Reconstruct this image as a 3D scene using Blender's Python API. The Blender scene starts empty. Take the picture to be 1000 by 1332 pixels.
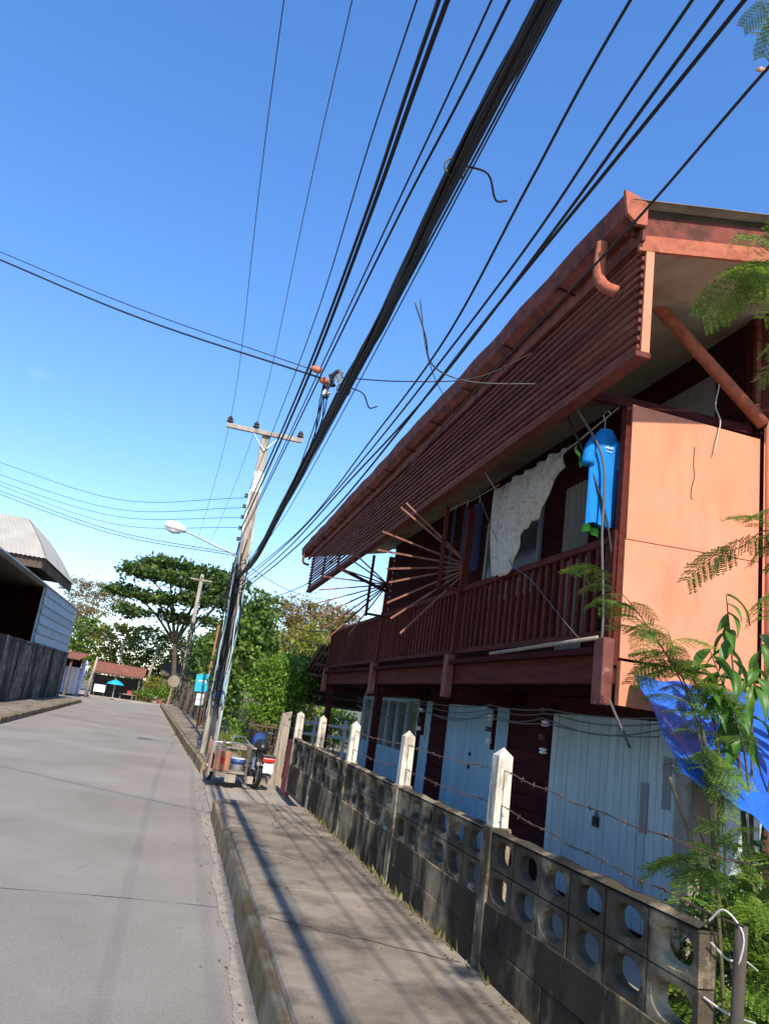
import bpy, bmesh, math, random
import numpy as np
from mathutils import Vector, Matrix
random.seed(7); rng = np.random.default_rng(7)
S = bpy.context.scene
C = S.collection
R = math.radians

# ------------------------------------------------------------------ camera
cam = bpy.data.cameras.new('camera'); camo = bpy.data.objects.new('camera', cam); C.objects.link(camo)
right = Vector((0.95783719, -0.2530104, 0.13613839))
down = Vector((0.19206761, 0.21147138, -0.95832661))
fwd = Vector((0.21367722, 0.94406864, 0.25115025))
camo.matrix_world = Matrix(((right.x, -down.x, -fwd.x, 0), (right.y, -down.y, -fwd.y, 0), (right.z, -down.z, -fwd.z, 1.6), (0, 0, 0, 1)))
cam.sensor_fit = 'VERTICAL'; cam.sensor_height = 36; cam.lens = 27.03; cam.clip_start = 0.05; cam.clip_end = 3000
S.camera = camo

# ------------------------------------------------------------------ sky, sun, exposure
SUN_EL = 42.0; SUN_AZ = 1.6          # light travels along +Y, a little towards +X
w = bpy.data.worlds.new('World'); S.world = w; w.use_nodes = True
nt = w.node_tree; nt.nodes.clear()
out = nt.nodes.new('ShaderNodeOutputWorld'); bg = nt.nodes.new('ShaderNodeBackground')
sky = nt.nodes.new('ShaderNodeTexSky'); sky.sky_type = 'NISHITA'; sky.sun_disc = False
sky.sun_elevation = R(SUN_EL); sky.sun_rotation = R(180 + SUN_AZ)
sky.air_density = 1.0; sky.dust_density = 0.25; sky.ozone_density = 2.6
hs = nt.nodes.new('ShaderNodeHueSaturation'); hs.inputs['Hue'].default_value = 0.512; hs.inputs['Saturation'].default_value = 1.42; hs.inputs['Value'].default_value = 2.75
gmn = nt.nodes.new('ShaderNodeGamma'); gmn.inputs['Gamma'].default_value = 0.78
nt.links.new(sky.outputs[0], gmn.inputs[0]); nt.links.new(gmn.outputs[0], hs.inputs['Color'])
tc = nt.nodes.new('ShaderNodeTexCoord')
mp = nt.nodes.new('ShaderNodeMapping'); mp.inputs['Scale'].default_value = (1, 1, 2.2)
mp.inputs['Location'].default_value = (0.35, 0.1, 0.0)
nt.links.new(tc.outputs['Generated'], mp.inputs[0])
nz = nt.nodes.new('ShaderNodeTexNoise'); nz.inputs['Scale'].default_value = 4.6; nz.inputs['Detail'].default_value = 7; nz.inputs['Roughness'].default_value = 0.55
nt.links.new(mp.outputs[0], nz.inputs['Vector'])
cr = nt.nodes.new('ShaderNodeValToRGB'); cr.color_ramp.elements[0].position = 0.63; cr.color_ramp.elements[1].position = 0.82
nt.links.new(nz.outputs[0], cr.inputs[0])
sp = nt.nodes.new('ShaderNodeSeparateXYZ'); nt.links.new(tc.outputs['Generated'], sp.inputs[0])
er = nt.nodes.new('ShaderNodeMapRange'); er.inputs['From Min'].default_value = 0.42; er.inputs['From Max'].default_value = 0.16
er.inputs['To Min'].default_value = 0.0; er.inputs['To Max'].default_value = 0.85
nt.links.new(sp.outputs['Z'], er.inputs['Value'])
mu = nt.nodes.new('ShaderNodeMath'); mu.operation = 'MULTIPLY'; nt.links.new(cr.outputs[0], mu.inputs[0]); nt.links.new(er.outputs[0], mu.inputs[1])
mx = nt.nodes.new('ShaderNodeMixRGB'); mx.inputs['Color2'].default_value = (7.5, 7.9, 8.6, 1)
nt.links.new(mu.outputs[0], mx.inputs['Fac']); nt.links.new(hs.outputs[0], mx.inputs['Color1'])
nt.links.new(mx.outputs[0], bg.inputs['Color']); bg.inputs['Strength'].default_value = 0.1
nt.links.new(bg.outputs[0], out.inputs[0])
sl = bpy.data.lights.new('sun', 'SUN'); sl.energy = 5.0; sl.angle = R(0.53); sl.color = (1.0, 0.90, 0.76)
so = bpy.data.objects.new('sun', sl); C.objects.link(so)
ld = Vector((math.sin(R(SUN_AZ)) * math.cos(R(SUN_EL)), math.cos(R(SUN_AZ)) * math.cos(R(SUN_EL)), -math.sin(R(SUN_EL))))
so.rotation_euler = ld.to_track_quat('-Z', 'Y').to_euler(); so.location = (0, -10, 20)
S.view_settings.view_transform = 'Standard'; S.view_settings.look = 'None'; S.view_settings.gamma = 1
S.view_settings.exposure = 0.5

# ------------------------------------------------------------------ materials
MATS = {}
def mat(name, c1, c2=None, scale=3.0, rough=0.8, bump=0.15, bscale=40, stretch=(1, 1, 1), metal=0.0, c3=None, s3=1.2, t3=(0.5, 0.68), stretch3=(1, 1, 1), var=0.12, lo=0.35, hi=0.65, spec=0.3, amt3=1.0):
    m = bpy.data.materials.new(name); m.use_nodes = True; MATS[name] = m
    t = m.node_tree; N = t.nodes; Lk = t.links; N.clear()
    o = N.new('ShaderNodeOutputMaterial'); b = N.new('ShaderNodeBsdfPrincipled'); Lk.new(b.outputs[0], o.inputs[0])
    b.inputs['Roughness'].default_value = rough; b.inputs['Metallic'].default_value = metal
    b.inputs['Specular IOR Level'].default_value = spec
    g = N.new('ShaderNodeNewGeometry')
    def noise(sc, st, det=6):
        mpn = N.new('ShaderNodeMapping'); mpn.inputs['Scale'].default_value = st; Lk.new(g.outputs['Position'], mpn.inputs[0])
        n = N.new('ShaderNodeTexNoise'); n.inputs['Scale'].default_value = sc; n.inputs['Detail'].default_value = det; n.inputs['Roughness'].default_value = 0.6
        Lk.new(mpn.outputs[0], n.inputs['Vector']); return n
    if c2 is None: c2 = tuple(x * 0.8 for x in c1)
    n1 = noise(scale, stretch)
    r1 = N.new('ShaderNodeValToRGB'); r1.color_ramp.elements[0].position = lo; r1.color_ramp.elements[1].position = hi
    r1.color_ramp.elements[0].color = (*c1, 1); r1.color_ramp.elements[1].color = (*c2, 1)
    Lk.new(n1.outputs[0], r1.inputs[0]); col = r1.outputs[0]
    if c3 is not None:
        n3 = noise(s3, stretch3, 8)
        r3 = N.new('ShaderNodeMapRange'); r3.inputs['From Min'].default_value = t3[0]; r3.inputs['From Max'].default_value = t3[1]
        r3.inputs['To Max'].default_value = amt3
        Lk.new(n3.outputs[0], r3.inputs['Value'])
        mm = N.new('ShaderNodeMixRGB'); mm.inputs['Color2'].default_value = (*c3, 1)
        Lk.new(r3.outputs[0], mm.inputs['Fac']); Lk.new(col, mm.inputs['Color1']); col = mm.outputs[0]
    if var:
        oi = N.new('ShaderNodeObjectInfo'); vr = N.new('ShaderNodeMapRange')
        vr.inputs['To Min'].default_value = 1 - var; vr.inputs['To Max'].default_value = 1 + var
        Lk.new(oi.outputs['Random'], vr.inputs['Value'])
        h = N.new('ShaderNodeHueSaturation'); Lk.new(vr.outputs[0], h.inputs['Value']); Lk.new(col, h.inputs['Color']); col = h.outputs[0]
    Lk.new(col, b.inputs['Base Color'])
    if bump:
        nb = noise(bscale, stretch, 4); bp = N.new('ShaderNodeBump'); bp.inputs['Strength'].default_value = bump; bp.inputs['Distance'].default_value = 0.02
        Lk.new(nb.outputs[0], bp.inputs['Height']); Lk.new(bp.outputs[0], b.inputs['Normal'])
    return m
def leafmat(name, cols, rough=0.55, trans=0.35):
    m = bpy.data.materials.new(name); m.use_nodes = True; MATS[name] = m
    t = m.node_tree; N = t.nodes; Lk = t.links; N.clear()
    o = N.new('ShaderNodeOutputMaterial'); b = N.new('ShaderNodeBsdfPrincipled'); tr = N.new('ShaderNodeBsdfTranslucent'); mxs = N.new('ShaderNodeMixShader')
    g = N.new('ShaderNodeNewGeometry'); r = N.new('ShaderNodeValToRGB'); r.color_ramp.elements[0].color = (*cols[0], 1); r.color_ramp.elements[-1].color = (*cols[-1], 1)
    for i, c in enumerate(cols[1:-1]):
        e = r.color_ramp.elements.new((i + 1) / (len(cols) - 1)); e.color = (*c, 1)
    Lk.new(g.outputs['Random Per Island'], r.inputs[0]); Lk.new(r.outputs[0], b.inputs['Base Color']); Lk.new(r.outputs[0], tr.inputs['Color'])
    b.inputs['Roughness'].default_value = rough; b.inputs['Specular IOR Level'].default_value = 0.35
    mxs.inputs[0].default_value = trans; Lk.new(b.outputs[0], mxs.inputs[1]); Lk.new(tr.outputs[0], mxs.inputs[2]); Lk.new(mxs.outputs[0], o.inputs[0])
    return m
def flat(name, c, rough=0.5, metal=0.0, spec=0.4): return mat(name, c, tuple(x * 0.85 for x in c), rough=rough, metal=metal, bump=0.04, spec=spec, var=0.05)

mat('asphalt', (0.235, 0.21, 0.18), (0.31, 0.28, 0.245), 0.5, 0.95, 0.6, 120, c3=(0.13, 0.115, 0.098), s3=55, t3=(0.50, 0.68), amt3=0.55, var=0, spec=0.2)
mat('joint_tar', (0.13, 0.12, 0.11), (0.2, 0.19, 0.18), 3, .95, var=0)
mat('sand_edge', (0.34, 0.295, 0.24), (0.235, 0.21, 0.18), 9, 0.95, 0.4, 60, var=0)
mat('sidewalk_concrete', (0.165, 0.132, 0.096), (0.29, 0.24, 0.18), 2.2, 0.95, 0.5, 70, c3=(0.06, 0.048, 0.035), s3=2.6, t3=(0.48, 0.64), var=0.08, amt3=0.72)
mat('kerb_concrete', (0.30, 0.235, 0.155), (0.22, 0.165, 0.10), 3, 0.95, 0.6, 50, c3=(0.14, 0.085, 0.025), s3=2.5, t3=(0.42, 0.58), amt3=0.85, var=0.05)
mat('dirt', (0.16, 0.12, 0.08), (0.24, 0.19, 0.13), 0.8, 0.95, 0.4, 30, c3=(0.07, 0.09, 0.03), s3=0.35, t3=(0.45, 0.6), var=0)
mat('yard_concrete', (0.33, 0.29, 0.24), (0.24, 0.21, 0.17), 1.2, 0.95, 0.3, 50, var=0)
mat('wall_block', (0.40, 0.29, 0.165), (0.18, 0.125, 0.07), 5, 0.95, 0.7, 45, c3=(0.018, 0.015, 0.012), s3=2.2, t3=(0.40, 0.52), stretch3=(1, 1, 0.45), amt3=0.93, var=0.10, spec=0.15)
mat('hollow_block', (0.42, 0.335, 0.215), (0.21, 0.16, 0.10), 7.0, 0.95, 0.6, 45, c3=(0.022, 0.018, 0.014), s3=3.0, t3=(0.42, 0.54), amt3=0.85, var=0.12, spec=0.15)
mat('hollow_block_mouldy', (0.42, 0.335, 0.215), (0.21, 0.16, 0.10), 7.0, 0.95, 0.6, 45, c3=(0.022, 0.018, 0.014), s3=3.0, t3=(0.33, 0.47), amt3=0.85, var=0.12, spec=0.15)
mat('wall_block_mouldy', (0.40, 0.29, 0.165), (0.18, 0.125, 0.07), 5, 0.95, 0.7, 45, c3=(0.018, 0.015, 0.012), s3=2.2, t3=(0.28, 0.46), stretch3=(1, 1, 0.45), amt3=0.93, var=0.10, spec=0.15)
mat('post_white', (0.62, 0.57, 0.47), (0.48, 0.43, 0.34), 5, 0.9, 0.3, 60, c3=(0.12, 0.10, 0.08), s3=6, t3=(0.52, 0.66), stretch3=(1, 1, .4), amt3=0.75)
mat('mortar', (0.12, 0.10, 0.08), (0.06, 0.05, 0.04), 5, 0.95, 0.5, 60)
mat('pole_concrete', (0.36, 0.32, 0.27), (0.26, 0.22, 0.18), 3, 0.93, 0.3, 40, stretch=(3, 3, .4), c3=(0.12, 0.09, 0.07), s3=2.5, t3=(0.5, 0.66), stretch3=(4, 4, .6), amt3=0.85)
mat('white_paint', (0.72, 0.71, 0.68), (0.6, 0.59, 0.56), 5, 0.6, 0.1, 40)
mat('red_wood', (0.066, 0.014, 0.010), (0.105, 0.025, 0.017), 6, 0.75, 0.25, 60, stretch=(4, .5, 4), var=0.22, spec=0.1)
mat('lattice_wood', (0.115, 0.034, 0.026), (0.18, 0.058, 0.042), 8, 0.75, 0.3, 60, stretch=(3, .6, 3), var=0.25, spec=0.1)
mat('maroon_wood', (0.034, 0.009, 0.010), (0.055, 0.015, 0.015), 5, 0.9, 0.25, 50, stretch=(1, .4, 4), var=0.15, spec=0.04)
mat('bracket_wood', (0.22, 0.085, 0.07), (0.15, 0.05, 0.04), 7, 0.7, 0.3, 50, c3=(0.4, 0.25, 0.2), s3=6, t3=(.6, .75), var=.15, spec=.1)
mat('cart_panel', (0.36, 0.17, 0.105), (0.26, 0.115, 0.07), 6, 0.7, 0.2, 40)
mat('ray_wood', (0.26, 0.125, 0.09), (0.17, 0.07, 0.05), 8, 0.8, 0.3, 60, var=0.2, spec=.1)
mat('raw_wood', (0.42, 0.26, 0.18), (0.30, 0.17, 0.11), 8, 0.8, 0.3, 60, var=0.15)
mat('orange_panel', (0.58, 0.225, 0.13), (0.65, 0.265, 0.16), 1.3, 0.62, 0.08, 30, c3=(0.33, 0.11, 0.06), s3=2.6, t3=(0.50, 0.78), stretch3=(1, 1, .3), amt3=0.6, var=0.03, spec=.15)
mat('orange_trim', (0.46, 0.155, 0.09), (0.35, 0.105, 0.06), 9, 0.85, 0.4, 50, c3=(0.15, 0.05, 0.035), s3=7, t3=(0.50, 0.68), amt3=.75, spec=.15)
mat('gutter_red', (0.15, 0.036, 0.024), (0.22, 0.056, 0.036), 4, 0.8, 0.35, 40, c3=(0.06, 0.022, 0.016), s3=5, t3=(0.46, 0.62), amt3=0.8)
mat('soffit', (0.40, 0.33, 0.26), (0.32, 0.26, 0.20), 2, 0.9, 0.15, 30, c3=(0.2, 0.12, 0.075), s3=1.5, t3=(0.5, 0.7), amt3=.8, var=0)
mat('roof_sheet', (0.32, 0.28, 0.23), (0.2, 0.17, 0.13), 3, 0.85, 0.2, 30)
mat('blue_wood', (0.19, 0.33, 0.40), (0.25, 0.40, 0.47), 5, 0.65, 0.2, 50, stretch=(3, 3, .35), c3=(0.17, 0.24, 0.29), s3=4, t3=(0.58, 0.78), stretch3=(5, 5, .3), var=0.08)
mat('pale_blue_wood', (0.31, 0.395, 0.405), (0.38, 0.465, 0.47), 5, 0.65, 0.2, 50, stretch=(3, 3, .35), c3=(0.16, 0.19, 0.18), s3=3.2, t3=(0.58, 0.8), stretch3=(6, 6, .3), var=0.07)
mat('glass', (0.10, 0.12, 0.13), (0.07, 0.085, 0.09), 2, 0.12, 0.0, 10, spec=0.6)
mat('curtain', (0.26, 0.26, 0.25), (0.2, 0.2, 0.2), 4, 0.9, 0.2, 30, stretch=(1, 6, .2))
mat('rust_sheet', (0.30, 0.12, 0.075), (0.20, 0.075, 0.045), 2, 0.85, 0.2, 30, c3=(0.42, 0.2, 0.14), s3=2, t3=(.5, .7))
mat('brown_sheet', (0.14, 0.10, 0.075), (0.085, 0.06, 0.045), 2, 0.85, 0.2, 30)
mat('steel_sheet', (0.36, 0.41, 0.46), (0.28, 0.32, 0.37), 1.5, 0.55, 0.1, 20, metal=0.2, c3=(0.18, 0.19, 0.2), s3=2, t3=(.56, .75), stretch3=(1, 1, .5))
mat('white_sheet', (0.42, 0.395, 0.35), (0.34, 0.32, 0.285), 1.5, 0.6, 0.1, 20)
mat('left_block', (0.20, 0.175, 0.145), (0.09, 0.078, 0.066), 3, 0.95, 0.5, 20, c3=(0.03, 0.026, 0.023), s3=0.8, t3=(.44, .55), stretch3=(1, 1, .4), var=0.3)
mat('green_paint', (0.06, 0.22, 0.09), (0.05, 0.17, 0.07), 3, 0.6, 0.1, 30)
mat('purple_paint', (0.55, 0.55, 0.75), (0.48, 0.48, 0.7), 3, 0.7, 0.1, 30)
mat('dark_wood', (0.075, 0.06, 0.048), (0.14, 0.115, 0.095), 4, 0.9, 0.3, 40, stretch=(4, 4, .4), var=0.25)
mat('grey_wood', (0.30, 0.25, 0.20), (0.20, 0.165, 0.13), 4, 0.92, 0.3, 40, stretch=(4, 4, .4), var=0.15)
mat('bark', (0.13, 0.095, 0.07), (0.075, 0.055, 0.04), 6, 0.95, 0.5, 40, stretch=(2, 2, .5))
mat('stem', (0.10, 0.09, 0.045), (0.07, 0.065, 0.03), 6, 0.9, 0.3, 40)
flat('cable', (0.012, 0.012, 0.013), 0.55); flat('cable_grey', (0.10, 0.10, 0.105), 0.6); flat('pale_wire', (0.45, 0.42, 0.38), 0.6)
flat('barbed', (0.15, 0.09, 0.06), 0.6, 0.5); flat('porcelain', (0.06, 0.04, 0.035), 0.25); flat('white_porcelain', (0.65, 0.65, 0.63), 0.3)
flat('galv', (0.55, 0.57, 0.58), 0.4, 0.7); flat('lamp_white', (0.75, 0.76, 0.76), 0.35); flat('lamp_lens', (0.45, 0.45, 0.42), 0.2)
flat('orange_cap', (0.55, 0.16, 0.07), 0.5); flat('teal', (0.02, 0.38, 0.50), 0.5); flat('sign_white', (0.75, 0.75, 0.74), 0.5); flat('pvc_blue', (0.35, 0.52, 0.58), 0.45)
flat('black_rubber', (0.015, 0.015, 0.016), 0.8); flat('black_plastic', (0.02, 0.02, 0.022), 0.4); flat('chrome', (0.6, 0.6, 0.6), 0.25, 0.9)
flat('red_lens', (0.45, 0.03, 0.015), 0.25); flat('bucket_white', (0.68, 0.70, 0.72), 0.4); flat('bucket_blue', (0.03, 0.07, 0.22), 0.4); flat('red_paint', (0.36, 0.05, 0.06), 0.6)
mat('shirt_blue', (0.006, 0.21, 0.62), (0.005, 0.17, 0.52), 6, 0.85, 0.2, 60, var=0); flat('lime', (0.12, 0.5, 0.05), 0.8)
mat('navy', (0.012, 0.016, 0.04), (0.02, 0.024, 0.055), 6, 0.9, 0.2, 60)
mat('printed_cloth', (0.46, 0.43, 0.36), (0.32, 0.29, 0.24), 26, 0.9, 0.25, 60, c3=(0.24, 0.15, 0.13), s3=11, t3=(.56, .68), amt3=.7, var=0)
mat('tarp_blue', (0.006, 0.07, 0.36), (0.010, 0.11, 0.46), 3, 0.62, 0.5, 14, c3=(0.06, 0.2, 0.55), s3=14, t3=(.58, .72), amt3=.5, spec=0.3)
mat('terracotta', (0.4, 0.16, 0.08), (0.3, 0.11, 0.06), 3, 0.8, 0.1)
leafmat('leaf_rain', [(0.02, 0.055, 0.012), (0.065, 0.125, 0.022), (0.15, 0.19, 0.04)])
leafmat('leaf_green', [(0.045, 0.10, 0.014), (0.10, 0.18, 0.025), (0.19, 0.27, 0.04)])
leafmat('leaf_bright', [(0.06, 0.15, 0.014), (0.13, 0.25, 0.022), (0.22, 0.34, 0.04)])
leafmat('leaf_dark', [(0.025, 0.065, 0.012), (0.06, 0.12, 0.018), (0.11, 0.17, 0.03)])
leafmat('leaf_dry', [(0.17, 0.10, 0.035), (0.25, 0.16, 0.06), (0.16, 0.16, 0.04)])
leafmat('leaf_yellow', [(0.13, 0.17, 0.02), (0.22, 0.25, 0.03), (0.27, 0.20, 0.03)])
leafmat('leaf_frond', [(0.06, 0.14, 0.014), (0.13, 0.23, 0.024), (0.24, 0.32, 0.045)], trans=0.4)
leafmat('leaf_broad', [(0.03, 0.10, 0.015), (0.06, 0.16, 0.022), (0.11, 0.22, 0.04)], rough=0.4, trans=0.3)
leafmat('grass_dry', [(0.14, 0.16, 0.03), (0.26, 0.2, 0.08), (0.09, 0.17, 0.02)])

# ------------------------------------------------------------------ mesh helpers
class MB:
    def __init__(s): s.v = []; s.f = []
    def add(s, vs, fs):
        o = len(s.v); s.v += [tuple(map(float, p)) for p in vs]; s.f += [tuple(i + o for i in f) for f in fs]; return s
    def box(s, a, b):
        x0, y0, z0 = a; x1, y1, z1 = b
        return s.add([(x0, y0, z0), (x1, y0, z0), (x1, y1, z0), (x0, y1, z0), (x0, y0, z1), (x1, y0, z1), (x1, y1, z1), (x0, y1, z1)],
                     [(0, 3, 2, 1), (4, 5, 6, 7), (0, 1, 5, 4), (1, 2, 6, 5), (2, 3, 7, 6), (3, 0, 4, 7)])
    def bar(s, p, q, w, h, upv=(0, 0, 1)):
        p = Vector(p); q = Vector(q); d = (q - p).normalized(); u = Vector(upv)
        if abs(d.dot(u)) > 0.98: u = Vector((0, 1, 0))
        a = d.cross(u).normalized() * w / 2; b = a.cross(d).normalized() * h / 2
        return s.add([p - a - b, p + a - b, p + a + b, p - a + b, q - a - b, q + a - b, q + a + b, q - a + b],
                     [(0, 3, 2, 1), (4, 5, 6, 7), (0, 1, 5, 4), (1, 2, 6, 5), (2, 3, 7, 6), (3, 0, 4, 7)])
    def tube(s, pts, r, n=6, cap=True):
        pts = [Vector(p) for p in pts]; m = len(pts); rs = r if isinstance(r, (list, tuple)) else [r] * m
        o = len(s.v); prev = None
        for i, p in enumerate(pts):
            d = (pts[min(i + 1, m - 1)] - pts[max(i - 1, 0)])
            d = d.normalized() if d.length > 1e-9 else Vector((0, 0, 1))
            if prev is None:
                a = d.cross(Vector((0, 0, 1)))
                if a.length < 1e-3: a = d.cross(Vector((0, 1, 0)))
            else: a = prev - d * prev.dot(d)
            a.normalize(); prev = a; b = d.cross(a)
            for k in range(n):
                t = 2 * math.pi * k / n; s.v.append(tuple(p + (a * math.cos(t) + b * math.sin(t)) * rs[i]))
        for i in range(m - 1):
            for k in range(n):
                k2 = (k + 1) % n; s.f.append((o + i * n + k, o + i * n + k2, o + (i + 1) * n + k2, o + (i + 1) * n + k))
        if cap: s.f.append(tuple(o + k for k in range(n))[::-1]); s.f.append(tuple(o + (m - 1) * n + k for k in range(n)))
        return s
    def lathe(s, prof, c, n=12, axis=(0, 0, 1)):
        ax = Vector(axis).normalized(); a = ax.cross(Vector((0.3, 0.9, 0.1))).normalized(); b = ax.cross(a); c = Vector(c); o = len(s.v)
        for r, h in prof:
            for k in range(n):
                t = 2 * math.pi * k / n; s.v.append(tuple(c + ax * h + (a * math.cos(t) + b * math.sin(t)) * r))
        for i in range(len(prof) - 1):
            for k in range(n):
                k2 = (k + 1) % n; s.f.append((o + i * n + k, o + i * n + k2, o + (i + 1) * n + k2, o + (i + 1) * n + k))
        s.f.append(tuple(o + k for k in range(n))[::-1]); s.f.append(tuple(o + (len(prof) - 1) * n + k for k in range(n)))
        return s
    def grid(s, fn, nu, nv):
        o = len(s.v)
        for i in range(nu + 1):
            for j in range(nv + 1): s.v.append(tuple(map(float, fn(i / nu, j / nv))))
        for i in range(nu):
            for j in range(nv):
                a = o + i * (nv + 1) + j; s.f.append((a, a + 1, a + nv + 2, a + nv + 1))
        return s
    def prism(s, poly, fn0, fn1):
        n = len(poly); return s.add([fn0(p) for p in poly] + [fn1(p) for p in poly],
            [tuple(range(n))[::-1], tuple(range(n, 2 * n))] + [(i, (i + 1) % n, n + (i + 1) % n, n + i) for i in range(n)])
def wloc(o):
    v = Vector((0, 0, 0))
    while o is not None: v += o.location; o = o.parent
    return v
def mesh_of(mb, name, m, smooth=False):
    me = bpy.data.meshes.new(name); me.from_pydata(mb.v, [], mb.f); me.materials.append(MATS[m])
    if smooth: me.polygons.foreach_set('use_smooth', [True] * len(me.polygons))
    me.update(); return me
def fixn(me):
    bm = bmesh.new(); bm.from_mesh(me); bmesh.ops.recalc_face_normals(bm, faces=bm.faces); bm.to_mesh(me); bm.free()
def part(name, mb, m, parent=None, smooth=False, thick=0.0, bevel=0.0, origin=None, fix=True):
    off = wloc(parent) if parent is not None else Vector(origin or (0, 0, 0))
    mb.v = [(a - off.x, b - off.y, c - off.z) for a, b, c in mb.v]
    me = mesh_of(mb, name, m, smooth)
    if fix and len(me.polygons) < 20000: fixn(me)
    o = bpy.data.objects.new(name, me); C.objects.link(o)
    if parent is not None: o.parent = parent
    else: o.location = off
    if thick:
        md = o.modifiers.new('solid', 'SOLIDIFY'); md.thickness = thick; md.offset = 0
    if bevel:
        md = o.modifiers.new('bevel', 'BEVEL'); md.width = bevel; md.segments = 2; md.limit_method = 'ANGLE'
    return o
def piece(name, me, parent, loc, rot=(0, 0, 0), scale=(1, 1, 1)):
    o = bpy.data.objects.new(name, me); C.objects.link(o); o.parent = parent
    o.location = Vector(loc) - wloc(parent); o.rotation_euler = rot; o.scale = scale; return o
def thing(name, label, cat, loc=(0, 0, 0), group=None):
    o = bpy.data.objects.new(name, None); C.objects.link(o); o.location = loc; o.empty_display_size = 0.1
    return tag(o, label, cat, group)
def tag(o, label, cat, group=None, kind=None):
    o['label'] = label; o['category'] = cat
    if group: o['group'] = group
    if kind: o['kind'] = kind
    return o
def struct(name, mb, m, fix=True, bevel=0):
    o = part(name, mb, m, fix=fix, bevel=bevel); o['kind'] = 'structure'; return o
UB = {}
def bbox_mesh(dx, dy, dz, m, bev=0.008):
    key = (round(dx, 4), round(dy, 4), round(dz, 4), m, bev)
    if key not in UB:
        bm = bmesh.new(); bmesh.ops.create_cube(bm, size=1); bmesh.ops.scale(bm, vec=(dx, dy, dz), verts=bm.verts)
        if bev: bmesh.ops.bevel(bm, geom=bm.edges[:], offset=min(bev, dx * .3, dy * .3, dz * .3), segments=1, affect='EDGES')
        me = bpy.data.meshes.new('piece'); bm.to_mesh(me); bm.free(); me.materials.append(MATS[m]); UB[key] = me
    return UB[key]
def spline(pts, n=8):
    """centripetal Catmull-Rom through the points"""
    P = [Vector(p) for p in pts]; P = [P[0] * 2 - P[1]] + P + [P[-1] * 2 - P[-2]]; o = []
    for i in range(1, len(P) - 2):
        a, b, c, d = P[i - 1:i + 3]
        t0 = 0; t1 = t0 + max(1e-4, (b - a).length) ** .5; t2 = t1 + max(1e-4, (c - b).length) ** .5; t3 = t2 + max(1e-4, (d - c).length) ** .5
        for k in range(n):
            t = t1 + (t2 - t1) * k / n
            A1 = a * ((t1 - t) / (t1 - t0)) + b * ((t - t0) / (t1 - t0)); A2 = b * ((t2 - t) / (t2 - t1)) + c * ((t - t1) / (t2 - t1)); A3 = c * ((t3 - t) / (t3 - t2)) + d * ((t - t2) / (t3 - t2))
            B1 = A1 * ((t2 - t) / (t2 - t0)) + A2 * ((t - t0) / (t2 - t0)); B2 = A2 * ((t3 - t) / (t3 - t1)) + A3 * ((t - t1) / (t3 - t1))
            o.append(B1 * ((t2 - t) / (t2 - t1)) + B2 * ((t - t1) / (t2 - t1)))
    o.append(P[-2]); return o
def sag(p, q, s, n=14):
    p = Vector(p); q = Vector(q); return [p.lerp(q, i / n) - Vector((0, 0, 4 * s * (i / n) * (1 - i / n))) for i in range(n + 1)]
def corr(mb, p00, p10, p01, ribs, amp, nv=2):
    """corrugated sheet: ribs counted along u, running along v"""
    a = Vector(p00); u = Vector(p10) - a; v = Vector(p01) - a; nrm = u.cross(v).normalized(); nu = ribs * 6
    return mb.grid(lambda s, t: a + u * s + v * t + nrm * amp * math.cos(2 * math.pi * ribs * s), nu, nv)

# ------------------------------------------------------------------ ground, road, pavements
def kx(y):   # right-hand kerb line of the road
    return 0.75 if y < 15 else 0.75 - 0.041 * (y - 15) * min(1, (y - 15) / 6 + .2)
ground = MB(); ground.add([(-900, -400, -.06), (900, -400, -.06), (900, 1600, -.06), (-900, 1600, -.06)], [(0, 1, 2, 3)])
struct('ground', ground, 'dirt', fix=False)
ys = [-12, -5, 0, 5, 10, 15] + [15 + 2 * i for i in range(1, 21)] + [56.5]
rd = MB(); vs = []
for y in ys: vs += [(-4.15 - max(0, (y - 22)) * .022 - (0 if y < 45 else 0), y, 0), (kx(y), y, 0)]
rd.add(vs, [(2 * i, 2 * i + 1, 2 * i + 3, 2 * i + 2) for i in range(len(ys) - 1)])
rd.add([(-40, 45.2, -.004), (-4.6, 45.2, -.004), (-4.6, 56.0, -.004), (-40, 56.0, -.004)], [(0, 1, 2, 3)])
rd.add([(-9, -12, -.004), (-4.1, -12, -.004), (-4.1, 22, -.004), (-9, 22, -.004)], [(0, 1, 2, 3)])
struct('road', rd, 'asphalt', fix=False)
jm = MB()
for y in (6.65, 21.5, 31.0):
    jm.grid(lambda s, t: (-4.1 + 4.75 * s, y + .03 * math.sin(9 * s + y) + (.005 + .003 * math.sin(40 * s)) * (t - .5) * 2 - .12 * s, .004), 40, 1)
struct('road_joint', jm, 'joint_tar', fix=False)
se = MB()
def sedge(y0, y1, x0, wd, n=500):
    def f(s, t):
        y = y0 + (y1 - y0) * s; x = kx(y) + x0
        wv = wd * (.8 + .25 * math.sin(y * 1.3) * math.sin(y * .77 + 1) + .06 * math.sin(y * 5.3) + random.uniform(-.03, .03))
        return (x - (wv if t > .5 else 0), y, .005)
    se.grid(f, n, 1)
sedge(1.0, 11, .02, .20); sedge(15, 54, .02, .16)
struct('road_edge_grit', se, 'sand_edge', fix=False)

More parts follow.
